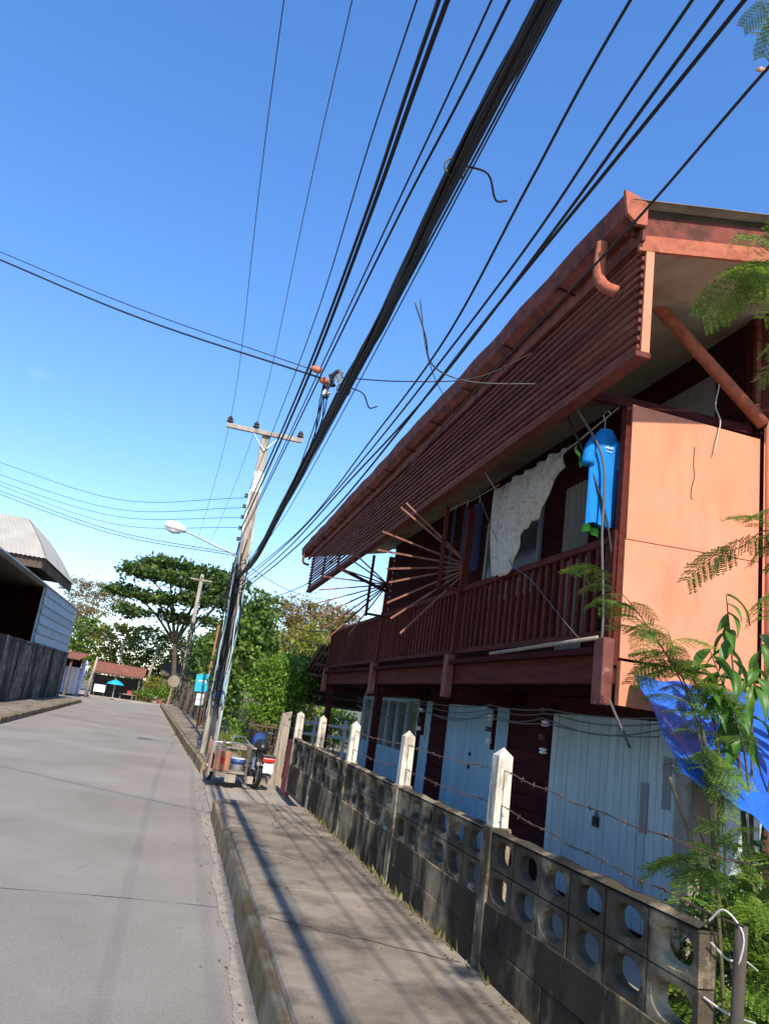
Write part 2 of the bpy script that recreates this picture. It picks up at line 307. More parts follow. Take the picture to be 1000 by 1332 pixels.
# near pavement slabs between the driveway and the camera
nearp = thing('near_pavement', 'x', 'x', (1.3, 6, 0))
for k in ('label', 'category'): del nearp[k]
nearp['kind'] = 'structure'
edges = [-3.0, 0.6, 3.42, 6.15, 8.75, 10.85]
for i in range(len(edges) - 1):
    y0, y1 = edges[i], edges[i + 1]; zt = .25 + (.006, 0, .012, .004, 0)[i]
    x0 = .775 + (.0, .03, 0.0, .02, .01)[i]
    m_ = MB(); m_.box((x0, y0 + .006, -.03), (1.975, y1 - .006, zt)); part('pavement_slab', m_, 'sidewalk_concrete', nearp, bevel=.03)
    m_ = MB(); m_.box((x0 - .055, y0 + .004, -.03), (x0 + .012, y1 - .004, zt - .035)); part('kerb_stone', m_, 'kerb_concrete', nearp, bevel=.02)
# driveway between the two pavements
dv = MB(); dv.grid(lambda s, t: (kx(10.9 + 5.2 * s) + t * 1.9, 10.85 + 5.2 * s, .012 + .13 * t * t + .0 * s), 12, 6)
struct('driveway', dv, 'yard_concrete', fix=False)
# far pavement on the right
farp = thing('far_pavement', 'x', 'x', (1.2, 30, 0))
for k in ('label', 'category'): del farp[k]
farp['kind'] = 'structure'
yy = [16.0 + 2.6 * i for i in range(16)]
for y0, y1 in zip(yy[:-1], yy[1:]):
    a, b = kx(y0) + .1, kx(y1) + .1; g = .012
    m_ = MB(); m_.add([(a, y0 + g, -.02), (a + .95, y0 + g, -.02), (b + .95, y1 - g, -.02), (b, y1 - g, -.02), (a, y0 + g, .22), (a + .95, y0 + g, .22), (b + .95, y1 - g, .22), (b, y1 - g, .22)],
        [(0, 3, 2, 1), (4, 5, 6, 7), (0, 1, 5, 4), (1, 2, 6, 5), (2, 3, 7, 6), (3, 0, 4, 7)])
    part('pavement_slab', m_, 'sidewalk_concrete', farp, bevel=.02)
    m_ = MB(); m_.bar(((a - .055), y0 + .01, .09), ((b - .055), y1 - .01, .09), .1, .23); part('kerb_stone', m_, 'kerb_concrete', farp, bevel=.015)
# left pavement
lp = thing('left_pavement', 'x', 'x', (-5, 33, 0))
for k in ('label', 'category'): del lp[k]
lp['kind'] = 'structure'
yy = [22.2 + 3.08 * i for i in range(8)]
for y0, y1 in zip(yy[:-1], yy[1:]):
    a, b = -4.17 - (y0 - 22) * .022, -4.17 - (y1 - 22) * .022; g = .01
    m_ = MB(); m_.add([(-5.9, y0 + g, -.02), (a - .1, y0 + g, -.02), (b - .1, y1 - g, -.02), (-5.9, y1 - g, -.02), (-5.9, y0 + g, .16), (a - .1, y0 + g, .16), (b - .1, y1 - g, .16), (-5.9, y1 - g, .16)],
        [(0, 3, 2, 1), (4, 5, 6, 7), (0, 1, 5, 4), (1, 2, 6, 5), (2, 3, 7, 6), (3, 0, 4, 7)])
    part('pavement_slab', m_, 'sidewalk_concrete', lp, bevel=.02)
    m_ = MB(); m_.bar((a - .05, y0 + .01, .06), (b - .05, y1 - .01, .06), .1, .19); part('kerb_stone', m_, 'kerb_concrete', lp, bevel=.015)
# far kerb at the bend, yards
fk = MB(); fk.box((-5.6, 56.5, -.03), (1.2, 57.0, .12)); struct('far_kerb', fk, 'yard_concrete')
yd = MB(); yd.grid(lambda s, t: (2.05 + 14 * s, -2 + 20 * t, .03), 2, 2); struct('house_yard', yd, 'yard_concrete', fix=False)
vg = MB(); vg.grid(lambda s, t: (kx(16 + 40 * t) + 1.03 + 10 * s, 16 + 40 * t, .20 + .1 * math.sin(3 * s + t * 9) * s), 8, 30); struct('verge', vg, 'dirt', fix=False)
fy = MB(); fy.grid(lambda s, t: (-14 + 20 * s, 57 + 30 * t, .05), 2, 2); struct('far_yard', fy, 'yard_concrete', fix=False)

# ------------------------------------------------------------------ the street wall: hollow blocks, plain blocks, posts, barbed wire
WX = 1.95; TH = .072
wall = thing('block_wall', 'mould-stained concrete block wall with two rows of oval holes and white posts', 'wall', (WX + .05, 8, .2))
posts_y = [4.60, 6.65, 8.75, 10.80, 12.80]
def hollow_mesh(L, H, T):
    n = 20; mb = MB(); outer = []; inner = []; rim = []
    for k in range(n):
        t = 2 * math.pi * (k + .5) / n; c, s_ = math.cos(t), math.sin(t)
        e = .86; ux = abs(c) ** e * math.copysign(1, c); uz = abs(s_) ** e * math.copysign(1, s_)
        inner.append((ux * L * .35, uz * H * .335)); rim.append((ux * L * .415, uz * H * .415))
        k_ = 1 / max(abs(c), abs(s_)); outer.append((c * k_ * L / 2, s_ * k_ * H / 2))
    def ring(P, x): return [(x, p[0], p[1]) for p in P]
    rings = [ring(outer, -T / 2), ring(rim, -T / 2), ring(inner, -T / 2 + .012), ring(inner, T / 2 - .012), ring(rim, T / 2), ring(outer, T / 2)]
    for r_ in rings: mb.v += r_
    for i in range(6):
        j = (i + 1) % 6
        for k in range(n):
            k2 = (k + 1) % n; mb.f.append((i * n + k, i * n + k2, j * n + k2, j * n + k))
    return mb
HM = {}
def bay(y0, y1, nb=6):
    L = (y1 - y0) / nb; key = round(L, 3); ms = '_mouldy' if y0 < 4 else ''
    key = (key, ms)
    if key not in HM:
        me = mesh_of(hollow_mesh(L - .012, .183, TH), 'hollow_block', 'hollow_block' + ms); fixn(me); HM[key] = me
    for i in range(nb):
        for r_ in (0, 1):
            piece('hollow_block', HM[key], wall, (WX + .04 + random.uniform(-.003, .003), y0 + (i + .5) * L, .725 + .19 * r_), (0, random.uniform(-.012, .012), random.uniform(-.01, .01)))
    for r_ in (0, 1):
        npb = 5; Lp = (y1 - y0) / npb; sh = Lp / 2 * r_
        cuts = [y0] + [y0 + sh + Lp * q for q in range(0 if r_ else 1, npb + 0) if y0 + .05 < y0 + sh + Lp * q < y1 - .05] + [y1]
        for a, b in zip(cuts[:-1], cuts[1:]):
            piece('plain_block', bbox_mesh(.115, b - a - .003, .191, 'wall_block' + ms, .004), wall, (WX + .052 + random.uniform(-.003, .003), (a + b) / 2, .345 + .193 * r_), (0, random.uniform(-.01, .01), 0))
    m_ = MB(); m_.box((WX + .012, y0, .2), (WX + .09, y1, .63)); part('mortar_core', m_, 'mortar', wall)
    m_ = MB(); m_.grid(lambda s, t: (WX - .004 + .092 * t, y0 + (y1 - y0) * s, 1.018 + .016 * math.sin(math.pi * t) + .006 * math.sin(31 * s + y0) * math.sin(math.pi * t)), 24, 5)
    m_.add([(WX - .004, y0, 1.004), (WX + .088, y0, 1.004), (WX + .088, y1, 1.004), (WX - .004, y1, 1.004)], [(0, 1, 2, 3)])
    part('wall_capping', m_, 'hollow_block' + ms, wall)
ends = [2.62] + posts_y
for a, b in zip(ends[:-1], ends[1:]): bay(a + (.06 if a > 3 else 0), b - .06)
pm = MB(); h_ = .50
pm.add([(-.062, -.062, 0), (.062, -.062, 0), (.062, .062, 0), (-.062, .062, 0), (-.058, -.058, h_ - .05), (.058, -.058, h_ - .05), (.058, .058, h_ - .05), (-.058, .058, h_ - .05), (0, 0, h_)],
       [(0, 3, 2, 1), (0, 1, 5, 4), (1, 2, 6, 5), (2, 3, 7, 6), (3, 0, 4, 7), (4, 5, 8), (5, 6, 8), (6, 7, 8), (7, 4, 8)])
pme = mesh_of(pm, 'post', 'post_white'); pbm = bbox_mesh(.134, .128, .84, 'hollow_block', .008)
for i, y in enumerate(posts_y):
    piece('post', pme, wall, (WX + .05, y, 1.0 - .012 * i), (random.uniform(-.012, .012), random.uniform(-.012, .012), random.uniform(-.05, .05)), (1.0 if i == 4 else .80,) * 2 + (1,))
    piece('pillar', pbm, wall, (WX + .055, y, .62))
for z0 in (1.17, 1.37):
    m_ = MB(); pts = []
    st = [2.45] + posts_y + [14.9]
    for a, b in zip(st[:-1], st[1:]):
        for k in range(14):
            t = k / 14; pts.append((WX + .045 + .004 * math.sin(40 * t), a + (b - a) * t, z0 - .035 * 4 * t * (1 - t) * .6 + (.0 if a > 3 else -.10 * (1 - t)) + .004 * math.sin(63 * t)))
    m_.tube(pts, .0024, 4)
    m_.tube([(p[0] + .003 * math.sin(i * 2), p[1], p[2] + .004 * math.cos(i * 2)) for i, p in enumerate(pts)], .0025, 4)
    y = 2.6
    while y < 14.8:
        q = min(pts, key=lambda p: abs(p[1] - y)); a = random.uniform(0, 3)
        for s_ in (-1, 1):
            d = Vector((math.cos(a), s_ * .35, math.sin(a))) * .014; m_.tube([Vector(q) - d, Vector(q) + d], .0016, 3)
        m_.tube([Vector(q) + Vector((0, -.008, 0)), Vector(q) + Vector((0, .008, 0))], .0045, 5)
        y += .125
    part('barbed_wire', m_, 'barbed', wall)

# ------------------------------------------------------------------ the wooden house
H0, H1 = 5.40, 17.75
house = thing('wooden_house', 'old two-storey red-brown wooden house with a long balcony and blue ground-floor doors', 'house', (6, 11.5, 0))
RX = 3.20; GX = 4.10; UX = 4.43; BACK = 9.2
cols_y = [5.47, 9.11, 12.98, 17.49]
# lattice screen
LX, L0, L1 = 2.60, 4.36, 18.85
lat = MB().box((LX + .021, L0 + .02, 5.10), (LX + .062, L1, 5.15)); lat = part('lattice_screen', lat, 'lattice_wood', house)
for y in [L0 + .05 + i * 1.80 for i in range(9)]: piece('stud', bbox_mesh(.04, .06, .86, 'lattice_wood', .003), lat, (LX + .041, y, 4.67))
for i in range(13):
    z = 4.278 + i * .0700
    for (a, b) in ((L0 - .012, 9.0 + (i % 3) * 1.81), (9.0 + (i % 3) * 1.81 + .004, L1)):
        piece('slat', bbox_mesh(.026, b - a, .036, 'lattice_wood', .004), lat, (LX + .006 + random.uniform(-.003, .003), (a + b) / 2, z + random.uniform(-.004, .004)), (0, random.uniform(-.15, .1), 0))
m_ = MB(); m_.box((LX + .021, L0 - .022, 4.225), (LX + .085, L0 - .002, 5.16)); part('end_batten', m_, 'orange_panel', lat)
m_ = MB(); m_.box((LX - .02, L0 - .025, 4.205), (LX + .095, L1 + .02, 4.245)); part('bottom_rail', m_, 'lattice_wood', lat)
# roof, soffit, gutter
RS = .20
def rz(x): return 5.36 + RS * (x - 2.45)
roof = MB()
corr(roof, (2.45, 4.27, rz(2.45) + .03), (2.45, 19.6, rz(2.45) + .03), (7.0, 4.27, rz(7.0) + .03), 150, .014)
corr(roof, (7.0, 4.27, rz(7.0) + .03), (7.0, 19.6, rz(7.0) + .03), (11.4, 4.27, rz(7.0) - .85), 150, .014)
roof = part('roof', roof, 'roof_sheet', house, thick=.004, fix=False)
m_ = MB(); m_.grid(lambda s, t: (2.60 + 1.85 * s, L0 + .05 + (H1 + 1.0 - L0) * t, 5.11 + .235 * 1.85 * s), 6, 20); part('soffit_panel', m_, 'soffit', house, thick=.012, fix=False)
for x0, x1, z0, z1, mt, y in ((2.56, 6.9, 5.025, 5.15, 'orange_trim', 4.335), (2.52, 6.9, 5.15, 5.33, 'gutter_red', 4.365)):
    m_ = MB(); dz = RS * (x1 - x0)
    m_.add([(x0, y, z0), (x1, y, z0 + dz), (x1, y + .03, z0 + dz), (x0, y + .03, z0), (x0, y, z1), (x1, y, z1 + dz), (x1, y + .03, z1 + dz), (x0, y + .03, z1)],
           [(0, 1, 5, 4), (1, 2, 6, 5), (2, 3, 7, 6), (3, 0, 4, 7), (4, 5, 6, 7), (0, 3, 2, 1)]); part('gable_fascia', m_, mt, house)
gp = [(2.57, 5.21), (2.50, 5.20), (2.425, 5.26), (2.40, 5.42), (2.42, 5.425), (2.445, 5.29), (2.51, 5.235), (2.57, 5.24)]
gut = MB(); nseg = 60
gut.grid(lambda s, t: (lambda q: (q[0] + .006 * math.sin(s * 90), 4.30 + 15.35 * s, q[1] + .012 * math.sin(s * 23) + .006 * math.sin(s * 71)))(
    (lambda k, f: (gp[k][0] + (gp[(k + 1) % 8][0] - gp[k][0]) * f, gp[k][1] + (gp[(k + 1) % 8][1] - gp[k][1]) * f))(min(7, int(t * 8)), t * 8 - min(7, int(t * 8)))), nseg, 8)
gut = part('gutter', gut, 'gutter_red', house, fix=True)
m_ = MB(); m_.prism([(2.575, 5.195), (2.50, 5.185), (2.415, 5.25), (2.385, 5.435), (2.50, 5.41), (2.575, 5.375)], lambda p: (p[0], 4.275, p[1]), lambda p: (p[0], 4.305, p[1])); part('end_cap', m_, 'orange_trim', gut)
m_ = MB(); m_.bar((2.57, 4.3, 5.17), (2.57, 19.3, 5.17), .025, .17); part('eave_board', m_, 'gutter_red', house)
for y in [5.3 + 1.15 * i for i in range(13)]:
    piece('gutter_bracket', bbox_mesh(.20, .018, .012, 'maroon_wood', 0), gut, (2.485, y, 5.19), (0, .2, 0))
def pipe(pts, r=.045): return MB().tube(spline(pts, 6), r, 12)
part('downpipe', pipe([(2.44, 4.66, 5.24), (2.43, 4.66, 5.10), (2.43, 4.65, 4.93), (2.46, 4.60, 4.84), (2.53, 4.56, 4.80)]), 'orange_trim', house, smooth=True)
part('downpipe', pipe([(2.44, 19.0, 5.22), (2.40, 19.0, 5.08), (2.42, 18.98, 4.95), (2.55, 18.9, 4.90)], .03), 'gutter_red', house, smooth=True)
# diagonal strut, long drain pipe to the corner
part('diagonal_strut', MB().tube([(2.95, 5.30, 5.60 - .12), (3.25, 5.31, 5.37), (4.45, 5.34, 4.47)], .058, 12), 'orange_trim', house, smooth=True)
m_ = MB(); m_.box((4.40, 5.375, 4.50), (4.56, 5.50, 5.75)); part('corner_column', m_, 'red_wood', house)
for i in range(8): piece('board', bbox_mesh(.05, .05, .145, 'lattice_wood', .006), house, (4.395, 5.36, 4.58 + i * .152))
part('drain_pipe', MB().tube([(4.52, 5.30, 4.48), (4.53, 5.30, 3.2), (4.54, 5.30, 0.0)], .062, 14), 'orange_panel', house, smooth=True)
# end panel of the balcony (orange sheet with a joint), its frame
for (z0, z1, zz0, zz1) in ((2.26, 2.26, 3.20, 3.235), (3.208, 3.243, 4.37, 4.34)):
    m_ = MB(); m_.add([(3.215, 5.375, z0), (4.45, 5.375, z1), (4.45, 5.395, z1), (3.215, 5.395, z0), (3.205, 5.375, zz0), (4.45, 5.375, zz1), (4.45, 5.395, zz1), (3.205, 5.395, zz0)],
        [(0, 1, 5, 4), (1, 2, 6, 5), (2, 3, 7, 6), (3, 0, 4, 7), (4, 5, 6, 7), (0, 3, 2, 1)]); part('end_panel', m_, 'orange_panel', house)
part('crack', MB().tube(spline([(3.80, 5.372, 4.12), (3.80, 5.372, 3.95), (3.81, 5.372, 3.86), (3.785, 5.372, 3.74), (3.79, 5.372, 3.66), (3.80, 5.372, 3.66)], 4), .0035, 4), 'maroon_wood', house)
part('dangling_cord', MB().tube(spline([(3.99, 5.34, 4.92), (4.0, 5.34, 4.75), (3.97, 5.34, 4.52), (4.02, 5.34, 4.40), (3.99, 5.34, 4.22), (3.97, 5.34, 4.10)], 5), .006, 5), 'pale_wire', house)
m_ = MB(); m_.box((3.165, 5.40, 2.2), (3.255, 5.48, 4.40)); part('corner_post', m_, 'red_wood', house)
m_ = MB(); m_.box((3.22, 5.36, 1.90), (4.48, 5.42, 2.235)); part('end_beam', m_, 'orange_panel', house)
m_ = MB(); m_.bar((2.62, 5.42, 4.38), (4.4, 5.44, 4.43), .06, .08); part('tie_beam', m_, 'maroon_wood', house)
# balcony floor, beam, brackets, joists
m_ = MB(); m_.box((3.10, 5.42, 2.285), (UX, H1, 2.335)); part('balcony_floor', m_, 'maroon_wood', house)
m_ = MB(); m_.box((3.19, 5.43, 2.065), (3.29, H1 - .1, 2.284)); part('edge_beam', m_, 'red_wood', house)
for y in cols_y:
    m_ = MB(); m_.box((3.085, y - .075, 1.89), (3.18, y + .075, 2.40)); part('bracket', m_, 'bracket_wood', house, bevel=.008)
    m_ = MB(); m_.box((3.30, y - .06, 1.92), (GX, y + .06, 2.06)); part('joist', m_, 'maroon_wood', house)
for i in range(24):
    y = 5.7 + i * .515; piece('floor_joist', bbox_mesh(.78, .05, .12, 'maroon_wood', .004), house, (3.70, y, 2.22))
part('loose_pipe', MB().tube([(3.09, 5.5, 2.40), (3.085, 6.2, 2.385), (3.09, 7.7, 2.36)], .018, 8), 'grey_wood', house, smooth=True)
# railing
rail = MB(); rail.box((3.155, 5.42, 3.185), (3.245, H1, 3.25)); rail = part('railing', rail, 'red_wood', house, bevel=.006)
m_ = MB(); m_.box((3.175, 5.42, 2.42), (3.225, H1, 2.475)); part('bottom_rail', m_, 'red_wood', rail)
for y in cols_y:
    m_ = MB(); m_.box((3.14, y - .045, 2.30), (3.232, y + .045, 3.28)); part('rail_post', m_, 'red_wood', rail)
bme = bbox_mesh(.042, .058, .72, 'red_wood', .005)
y = 5.60
while y < H1 - .1:
    if min(abs(y - c) for c in cols_y) > .075:
        piece('baluster', bme, rail, (3.20 + random.uniform(-.004, .004), y, 2.83), (random.uniform(-.012, .012), random.uniform(-.012, .012), random.uniform(-.1, .1)))
    y += .158
m_ = MB(); m_.box((3.16, H1 - .05, 3.185), (UX, H1 + .03, 3.25)); part('end_rail', m_, 'red_wood', rail)
for i in range(8): piece('baluster', bme, rail, (3.32 + i * .15, H1 - .01, 2.83))
# upper wall of lapped boards, window, grey door
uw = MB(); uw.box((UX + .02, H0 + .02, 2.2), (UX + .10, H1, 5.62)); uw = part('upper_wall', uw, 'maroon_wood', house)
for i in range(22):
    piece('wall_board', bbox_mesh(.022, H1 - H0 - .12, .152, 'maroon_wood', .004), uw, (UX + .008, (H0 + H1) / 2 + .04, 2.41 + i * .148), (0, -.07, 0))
win = MB(); win.box((UX - .03, 9.62, 3.55), (UX - .014, 11.55, 4.75)); win = part('window', win, 'glass', house)
for a, b in (((UX - .05, 9.55, 3.48), (UX - .008, 9.63, 4.82)), ((UX - .05, 11.5, 3.48), (UX - .008, 11.58, 4.82)), ((UX - .05, 9.632, 3.48), (UX - .008, 11.498, 3.55)), ((UX - .05, 9.632, 4.75), (UX - .008, 11.498, 4.82)), ((UX - .05, 10.52, 3.552), (UX - .008, 10.58, 4.748))):
    m_ = MB(); m_.box(a, b); part('frame', m_, 'steel_sheet', win)
m_ = MB(); m_.grid(lambda s, t: (UX - .03 + .012 * math.sin(s * 40), 8.22 + .68 * s, 2.45 + 2.3 * t), 40, 2); part('door_curtain', m_, 'curtain', house, fix=False)
for (a, b) in ((6.1, 6.9),):
    m_ = MB(); m_.box((UX - .02, a, 2.4), (UX - .01, b, 4.3)); part('door', m_, 'curtain', house)
m_ = MB(); m_.box((UX - .025, 5.95, 4.60), (UX - .012, 7.2, 5.2)); part('window', m_, 'curtain', house)
# other walls of the house
for a, b, mt in (((UX + .101, H0 + .1, 2.0), (BACK, H0 + .2, 6.0), 'orange_panel'), ((UX + .101, H1 - .15, 0), (BACK, H1 - .05, 6.0), 'maroon_wood'), ((BACK + .001, H0 + .1, 0), (BACK + .1, H1 - .05, 5.9), 'maroon_wood'),
                 ((GX + .1, H0 + .1, 0), (BACK, H0 + .2, 1.998), 'pale_blue_wood'), ((GX + .02, H0 + .201, 2.06), (BACK, H1 - .152, 2.18), 'maroon_wood'), ((UX + .102, H0 + .201, 5.3), (BACK, H1 - .152, 5.4), 'maroon_wood')):
    m_ = MB(); m_.box(a, b); part('outer_wall', m_, mt, house)
# ground floor: planked doors and walls
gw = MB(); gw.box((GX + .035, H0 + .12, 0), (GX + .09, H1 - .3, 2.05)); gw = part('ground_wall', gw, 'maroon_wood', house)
def planks(name, y0, y1, z0, z1, m, wd, label=None, x=GX):
    d = MB(); d.box((x + .012, y0, z0), (x + .034, y1, z1)); d = part(name, d, m, house)
    if label: d['label'] = label
    n = max(1, round((y1 - y0) / wd)); L = (y1 - y0) / n
    for i in range(n): piece('plank', bbox_mesh(.02, L - .007, z1 - z0, m, .004), d, (x + random.uniform(-.003, .002), y0 + (i + .5) * L, (z0 + z1) / 2))
    return d
def hboards(name, y0, y1, z0, z1, m, ht, x=GX):
    d = MB(); d.box((x + .012, y0, z0), (x + .034, y1, z1)); d = part(name, d, m, house)
    n = round((z1 - z0) / ht); L = (z1 - z0) / n
    for i in range(n): piece('board', bbox_mesh(.02, y1 - y0, L - .006, m, .004), d, (x, (y0 + y1) / 2, z0 + (i + .5) * L), (0, -.06, 0))
    return d
d1 = planks('folding_door', 5.74, 8.13, .12, 1.86, 'pale_blue_wood', .135, 'pale blue plank folding door with rusty padlock')
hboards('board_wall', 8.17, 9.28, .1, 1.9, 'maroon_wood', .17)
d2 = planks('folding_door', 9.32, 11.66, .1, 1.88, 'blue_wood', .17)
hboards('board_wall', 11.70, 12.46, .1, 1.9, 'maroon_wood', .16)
planks('wall_panel', 12.50, 12.95, .1, 1.9, 'blue_wood', .22)
planks('wall_panel', 13.12, 17.35, .1, .95, 'blue_wood', .42)
for a, b, mt in (((GX - .03, 12.96, .1), (GX + .03, 13.11, 2.0), 'maroon_wood'), ((GX - .03, 5.56, .1), (GX + .04, 5.73, 2.0), 'maroon_wood'), ((GX - .01, 5.46, .1), (GX + .03, 5.555, 2.0), 'white_paint'),
                 ((GX - .02, 8.132, .1), (GX + .03, 8.168, 1.95), 'maroon_wood'), ((GX - .02, 9.282, .1), (GX + .03, 9.318, 1.95), 'maroon_wood'), ((GX - .02, 11.662, .1), (GX + .03, 11.698, 1.95), 'maroon_wood')):
    m_ = MB(); m_.box(a, b); part('door_post', m_, mt, house)
gwin = MB(); gwin.box((GX + .012, 13.12, .952), (GX + .03, 17.35, 1.95)); gwin = part('shop_window', gwin, 'glass', house)
for i in range(7):
    yv = 13.2 + i * .68; m_ = MB(); m_.box((GX - .025, yv - .035, .98), (GX + .011, yv + .035, 1.86)); part('window_frame', m_, 'steel_sheet', gwin)
for zv in (.965, 1.885): m_ = MB(); m_.box((GX - .03, 13.13, zv - .03), (GX + .0115, 17.34, zv + .03)); part('window_frame', m_, 'blue_wood', gwin)
m_ = MB(); m_.box((GX - .02, 17.352, .1), (GX + .09, 17.46, 2.0)); part('corner_board', m_, 'blue_wood', house)
# padlock, switch boxes, patches on the pale door
pl = MB(); pl.box((GX - .05, 7.02, .84), (GX - .015, 7.09, .93)); pl.tube([(GX - .03, 7.035 + .02 - .02 * math.cos(math.pi * k / 6), .93 + .04 * math.sin(math.pi * k / 6)) for k in range(7)], .006, 5); part('padlock', pl, 'black_plastic', d1)
for y, z, h in ((6.30, 1.12, .42), (5.98, 1.36, .42)):
    m_ = MB(); m_.box((GX - .016, y - .06, z - h / 2), (GX - .0125, y + .06, z + h / 2)); part('patch', m_, 'curtain', d1)
m_ = MB(); m_.box((GX - .06, 5.60, 1.32), (GX - .032, 5.69, 1.45)); part('switch_box', m_, 'sign_white', house)
m_ = MB(); m_.box((GX - .05, 12.62, 1.30), (GX - .013, 12.76, 1.45)); part('switch_box', m_, 'galv', house)
for y, z in ((10.55, 1.22), (10.55, 1.05)):
    m_ = MB(); m_.lathe([(.03, 0), (.03, .012), (.012, .03)], (GX - .012, y, z), 8, (-1, 0, 0)); part('door_knob', m_, 'black_plastic', d2)
# insulator clusters and sagging wires under the balcony
for y in (9.25, 12.15, 7.75):
    cl = MB(); cl.bar((3.86, y, 1.98), (3.86, y, 1.35), .05, .03); cl = part('insulator_rack', cl, 'maroon_wood', house)
    for k in range(4):
        m_ = MB(); m_.lathe([(.018, -.03), (.042, -.025), (.042, -.01), (.022, 0), (.042, .01), (.042, .025), (.018, .03)], (3.80, y + (k % 2) * .05 - .02, 1.45 + k * .14), 10); part('insulator', m_, 'white_porcelain' if k % 2 == 0 else 'porcelain', cl, smooth=True)
for i, (zo, s_) in enumerate(((1.83, .10), (1.78, .16), (1.72, .07), (1.86, .05))):
    pts = []
    for a, b in ((5.6, 7.75), (7.75, 9.25), (9.25, 12.15), (12.15, 17.2)): pts += [tuple(p) for p in sag((3.78 - .02 * i, a, zo), (3.78 - .02 * i, b, zo + .03), s_ * (b - a) / 3, 8)][:-1]
    part('house_wire', MB().tube(pts, .007, 5), 'cable_grey', house)
# concrete corner column and props under the near end
m_ = MB(); m_.box((3.40, 4.70, 0), (3.58, 4.88, 1.48)); part('prop_column', m_, 'grey_wood', house, bevel=.01)
part('drain_pipe', MB().tube([(3.66, 4.78, 0), (3.66, 4.78, 1.3), (3.68, 4.8, 1.42)], .05, 10), 'pvc_blue', house, smooth=True)
for (x, y) in ((3.25, 17.4), (3.3, 13.2)):
    m_ = MB(); m_.box((x, y, 0), (x + .12, y + .12, 2.06)); part('prop_column', m_, 'maroon_wood', house)
# sun-ray brackets sticking out of the railing posts
def fan(y, pts, ctr, brace=None):
    f = MB(); f.bar((2.84, y - .04, 3.16), (2.84, y - .04, 4.22), .045, .03); f.bar((2.86, y, 3.2), (3.2, y, 3.2), .04, .04); f = part('ray_bracket', f, 'red_wood', house)
    for (x, z, l0) in pts:
        d = Vector((ctr[0] - x, 0, ctr[1] - z)); q = Vector((x, y, z)) + d * l0
        m_ = MB(); m_.bar((x, y, z), q, .022, .02, (0, 1, 0)); part('ray_bar', m_, 'ray_wood', f)
    if brace: m_ = MB(); m_.bar(brace[0], brace[1], .05, .04, (0, 1, 0)); part('brace', m_, 'maroon_wood', f)
    m_ = MB(); m_.box((3.13, y - .05, 3.25), (3.21, y + .04, 4.25)); part('bracket_post', m_, 'red_wood', f)
fan(9.02, [(2.24, 4.10, .85), (2.05, 3.75, .9), (2.02, 3.51, .95), (2.17, 3.30, .95), (2.22, 3.14, .95), (2.23, 2.89, .95), (2.30, 2.71, .95), (2.44, 2.55, .95), (2.30, 4.17, .8)], (3.25, 3.52))
fan(12.9, [(2.54, 4.17, .98), (2.46, 4.07, .98), (2.29, 3.89, .98), (2.01, 3.70, .98), (1.98, 3.46, .98), (2.0, 3.24, .98), (2.55, 3.36, .98), (2.05, 3.02, .98), (2.15, 2.82, .98), (2.52, 2.98, .98), (2.6, 2.80, .9), (2.2, 2.62, .85)], (3.16, 3.76), ((2.21, 12.86, 3.9), (3.15, 12.86, 3.63)))
# lean-to roof at the far end, sloping away from the street camera side
lt = MB(); corr(lt, (2.95, 17.7, 2.92), (7.6, 17.7, 2.92), (2.95, 22.0, 1.58), 44, .028, 4)
lt = part('lean_to_roof', lt, 'brown_sheet', house, thick=.006, fix=False)
for i in range(6):
    t = .06 + i * .175; m_ = MB(); m_.box((3.06, 17.7 + 4.3 * t - .03, 2.92 - 1.34 * t - .115), (7.5, 17.7 + 4.3 * t + .03, 2.92 - 1.34 * t - .05)); part('purlin', m_, 'dark_wood', lt)
for x in (3.1, 5.2): m_ = MB(); m_.box((x, 21.3, .1), (x + .1, 21.4, 1.72)); part('lean_to_post', m_, 'dark_wood', house)

# ------------------------------------------------------------------ washing on the balcony
rope = part('clothes_line', MB().tube([(2.62, 8.5, 5.18), (3.1, 8.04, 4.25), (3.12, 6.2, 4.26), (3.16, 5.44, 4.40)], .006, 5), 'pale_wire')
tag(rope, 'thin pale cord tied from lattice screen across the balcony front', 'clothes line')
cloth = MB()
top = [(6.23, 4.26), (6.6, 4.26), (7.12, 4.265), (7.6, 4.26), (8.04, 4.25)]; bot = [(6.33, 4.06), (6.84, 3.70), (7.17, 3.55), (7.50, 3.16), (8.0, 3.24)]
def li(P, s):
    k = min(len(P) - 2, int(s * (len(P) - 1))); f = s * (len(P) - 1) - k; return (P[k][0] + (P[k + 1][0] - P[k][0]) * f, P[k][1] + (P[k + 1][1] - P[k][1]) * f)
def cf(s, t):
    a, b = li(top, s), li(bot, s); tt = t
    fold = .028 * math.sin(s * 44 + 2 * t) * (1.1 - .7 * t) + .02 * math.sin(s * 17 - 3 * t)
    return (3.10 + fold - .05 * math.sin(math.pi * t), a[0] + (b[0] - a[0]) * tt, a[1] + (b[1] - a[1]) * tt + .012 * math.sin(s * 60) * t)
cloth.grid(cf, 70, 24)
cl = part('hanging_cloth', cloth, 'printed_cloth', smooth=True, thick=.004, origin=(3.1, 7.1, 3.2), fix=False)
tag(cl, 'patterned greyish cloth slung over clothes line in front of balcony railing', 'cloth')
